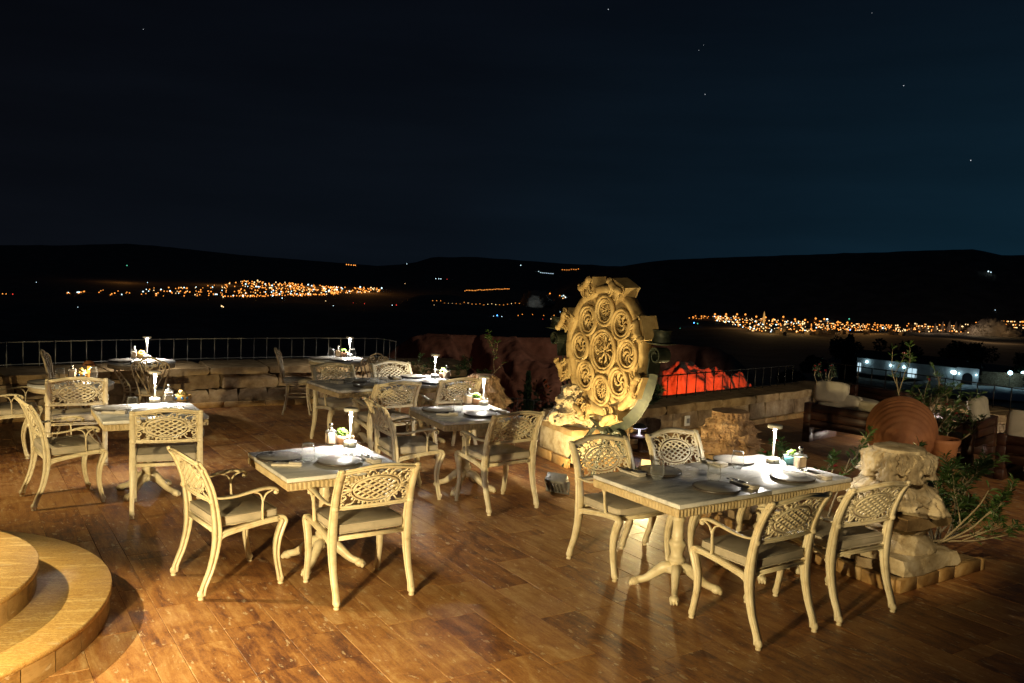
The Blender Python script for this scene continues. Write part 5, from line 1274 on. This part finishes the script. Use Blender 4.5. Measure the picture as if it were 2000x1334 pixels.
def napkin(key, x, y, rot, where):
    q = angle(key)+R_(rot); put(NAP, (x, y, ZT), q, 'folded linen napkin %s of the %s' % (where, NM[key]), 'folded napkins')
    f = lambda dx, dy: (x+dx*cos(q)-dy*sin(q), y+dx*sin(q)+dy*cos(q), ZT+.0185)
    put(FRK, f(-.012, .045), q+.1, 'fork on the napkin %s of the %s' % (where, NM[key]), 'forks'); put(KNF, f(.02, .055), q-.08, 'knife on the napkin %s of the %s' % (where, NM[key]), 'knives')
def lamp(key, x, y, power, lb): put(LP, (x, y, ZT), angle(key)+R_(-40), lb, 'white cordless table lamps'); lamp_light((x, y, ZT), power)
def bottle(key, x, y, rot=0): put(BOT, (x, y, ZT), R_(rot), 'square glass bottle with paper label on the '+NM[key], 'square bottles')
def pot(P, x, y, lb, rot=0): put(P, (x, y, ZT), R_(rot), lb, 'small potted succulents')
LPW = 15.0
SETS = dict(
    front=(((-1.548, 5.821), (-1.132, 5.774)), ((-1.341, 5.772), (-1.104, 5.969)), ((-1.447, 5.641, 96-33.8), (-.938, 5.869, 4)), (-1.156, 6.300), (-1.305, 6.325)),
    left=(((-3.400, 7.377), (-3.059, 7.330)), ((-3.21, 7.336), (-2.978, 7.50)), ((-3.311, 7.225, 60), (-2.83, 7.45, 0)), (-3.225, 7.835), (-3.115, 7.885)),
    middle=(((-.658, 7.996), (-.262, 7.868)), ((-.472, 7.928), (-.237, 8.086)), ((-.559, 7.797, 66), (-.105, 8.085, 8)), (-.258, 8.455), (-.405, 8.43)))
for key, (P_, G_, N_, L_, B_) in SETS.items():
    for q, w in zip(P_, ('at the left place', 'at the near place')): plate(key, *q, w)
    for q, w in zip(G_, ('beside the left plate', 'in front of the lamp')): glass(key, *q, w)
    for q, w in zip(N_, ('at the left place', 'at the near place')): napkin(key, *q, w)
    lamp(key, *L_, LPW, 'white table lamp on the '+NM[key]); bottle(key, *B_, 25)
pot(POT1, -1.232, 6.385, 'green succulent in a brown clay cup on the front square table', 10)
pot(POT2, -3.02, 7.93, 'yellow flowering succulent in a painted yellow cup on the left square table', 30)
pot(POT1, -.325, 8.475, 'green succulent in a striped clay cup on the middle square table', 20)
for q, w in (((1.045, 5.868), 'at the far place'), ((1.344, 5.470), 'at the near place')): plate('rightshade', *q, w)
for q, w in (((1.669, 6.320), 'at the far place'), ((1.95, 5.848), 'at the near place')): plate('rightlit', *q, w)
for q, w in (((.999, 5.68), 'beside the far plate'), ((1.368, 5.646), 'beside the near plate')): glass('rightshade', *q, w)
for q, w in (((1.64, 6.103), 'beside the far plate'), ((1.98, 6.046), 'before the bottle')): glass('rightlit', *q, w)
napkin('rightshade', .853, 5.80, 0, 'at the far place'); napkin('rightshade', 1.555, 5.585, 0, 'at the near place'); napkin('rightlit', 1.50, 6.20, 0, 'at the far place'); napkin('rightlit', 2.150, 5.930, 0, 'at the near place')
lamp('rightlit', 1.960, 6.33, LPW*1.1, 'white table lamp on the lit half of the right table'); bottle('rightlit', 2.105, 6.165, 20); pot(POT3, 2.09, 6.30, 'pale green succulent in a teal cup on the right table')
for q, w in (((-1.737, 9.774), 'at the far place'), ((-1.555, 9.386), 'at the near place')): plate('backdark', *q, w)
for q, w in (((-1.154, 10.305), 'at the far place'), ((-.891, 9.883), 'at the near place')): plate('backlit', *q, w)
for q, w in (((-1.784, 9.565), 'beside the far plate'), ((-1.512, 9.606), 'beside the near plate')): glass('backdark', *q, w)
glass('backlit', -.872, 10.12, 'in front of the lamp'); napkin('backdark', -1.93, 9.60, 0, 'at the far place'); napkin('backlit', -1.35, 10.09, 0, 'at the far place')
lamp('backlit', -.905, 10.345, LPW, 'white table lamp on the lit half of the back table'); bottle('backlit', -.755, 10.25, 30); pot(POT1, -.80, 10.37, 'flowering succulent in a clay cup on the back table')
glass('amber', -4.66, 8.93, 'to the left'); glass('amber', -4.40, 9.10, 'beside the amber lamp'); plate('amber', -4.70, 8.70, 'at the left place'); bottle('amber', -4.59, 9.04, 15); pot(POT2, -4.545, 9.14, 'yellow succulent on the round table with the amber lamp')
put(MUSH, (-4.455, 9.12, ZT), 0, 'small amber mushroom lamp with a glowing stem on the left round table', 'mushroom lamps'); point('amber_lamp_light', (-4.455, 9.12, ZT+.125), 13, (1, .80, .52), .03)
plate('rail', -4.80, 10.66, 'at the left place'); plate('rail', -4.48, 10.55, 'behind the scroll chair'); lamp('rail', -4.66, 11.07, LPW, 'white table lamp on the round table at back left'); bottle('rail', -4.79, 10.98, 20); pot(POT2, -4.735, 11.07, 'orange succulent on the round table at back left', 200)
plate('far', -2.60, 11.80, 'at the left place'); plate('far', -2.30, 11.74, 'at the near place'); glass('far', -2.50, 12.02, 'in the middle'); glass('far', -2.22, 12.08, 'in front of the lamp'); lamp('far', -2.28, 12.20, LPW, 'white table lamp on the far round table'); bottle('far', -2.43, 12.12, 20); pot(POT1, -2.36, 12.19, 'flowering succulent in a clay cup on the far round table')
# small lit lamp under the iron stand and a lamp on the floor between the sofas
mt = thing('side_table', 'small dark side table under the iron stand carrying a mushroom lamp', 'table', (1.55, 10.05, 0))
b = MB(); b.lathe([(0, .17), (.20, .17), (.20, .19), (0, .19)], 28); b.build('tabletop', M_['wood'], mt); b = MB(); b.lathe([(.10, 0), (.03, .02), (.03, .17)], 16); b.build('pedestal', M_['wood'], mt)
mm = thing('mushroom_lamp', 'small white mushroom lamp glowing below the right scroll of the iron stand', 'lamp', (1.52, 9.98, .19), 0, 'mushroom lamps')
b = MB(); b.lathe([(.04, 0), (.04, .006), (.012, .01), (.011, .10)], 16); b.build('stem', M_['white'], mm); b = MB(); b.lathe([(.085, .095), (.08, .115), (.05, .14), (0, .15)], 24); b.build('lamp_shade', M_['blackiron'], mm); b = MB(); b.lathe([(.0, .093), (.08, .093), (.085, .097)], 24); b.build('diffuser', emat('lavender_led', (.85, .80, 1.0), 5), mm)
point('mushroom_light', (1.52, 9.98, .27), .5, (.95, .9, 1), .03)
mp_ = thing('floor_lantern', 'low white lantern on the floor behind the lying jar', 'lamp', (4.98, 11.2, 0)); b = MB(); b.lathe([(0, 0), (.06, 0), (.06, .02), (0, .02)], 20); b.lathe([(0, .17), (.075, .17), (.06, .19), (0, .2)], 20); b.build('lantern_frame', M_['blackiron'], mp_); b = MB(); b.lathe([(.05, .02), (.05, .17)], 20); b.build('diffuser', emat('lantern_glow', (1, .92, .82), 3), mp_)
point('lantern_light', (4.98, 11.2, .10), 380, (1, .90, .78), .06)
ws = thing('wall_socket', 'small pale socket plate on the ochre low wall', 'socket', (2.28, 11.13, .20), radians(42)); b = MB(); b.box((0, -.03, 0), (.09, .02, .13)); b.build('plate', M_['white'], ws); b = MB(); b.box((0, -.045, 0), (.05, .012, .06)); b.build('cover', M_['bodygrey'], ws)
print('OBJECTS', len(bpy.data.objects), 'TRIS', sum(len(o.data.polygons) for o in bpy.data.objects if o.type == 'MESH'))
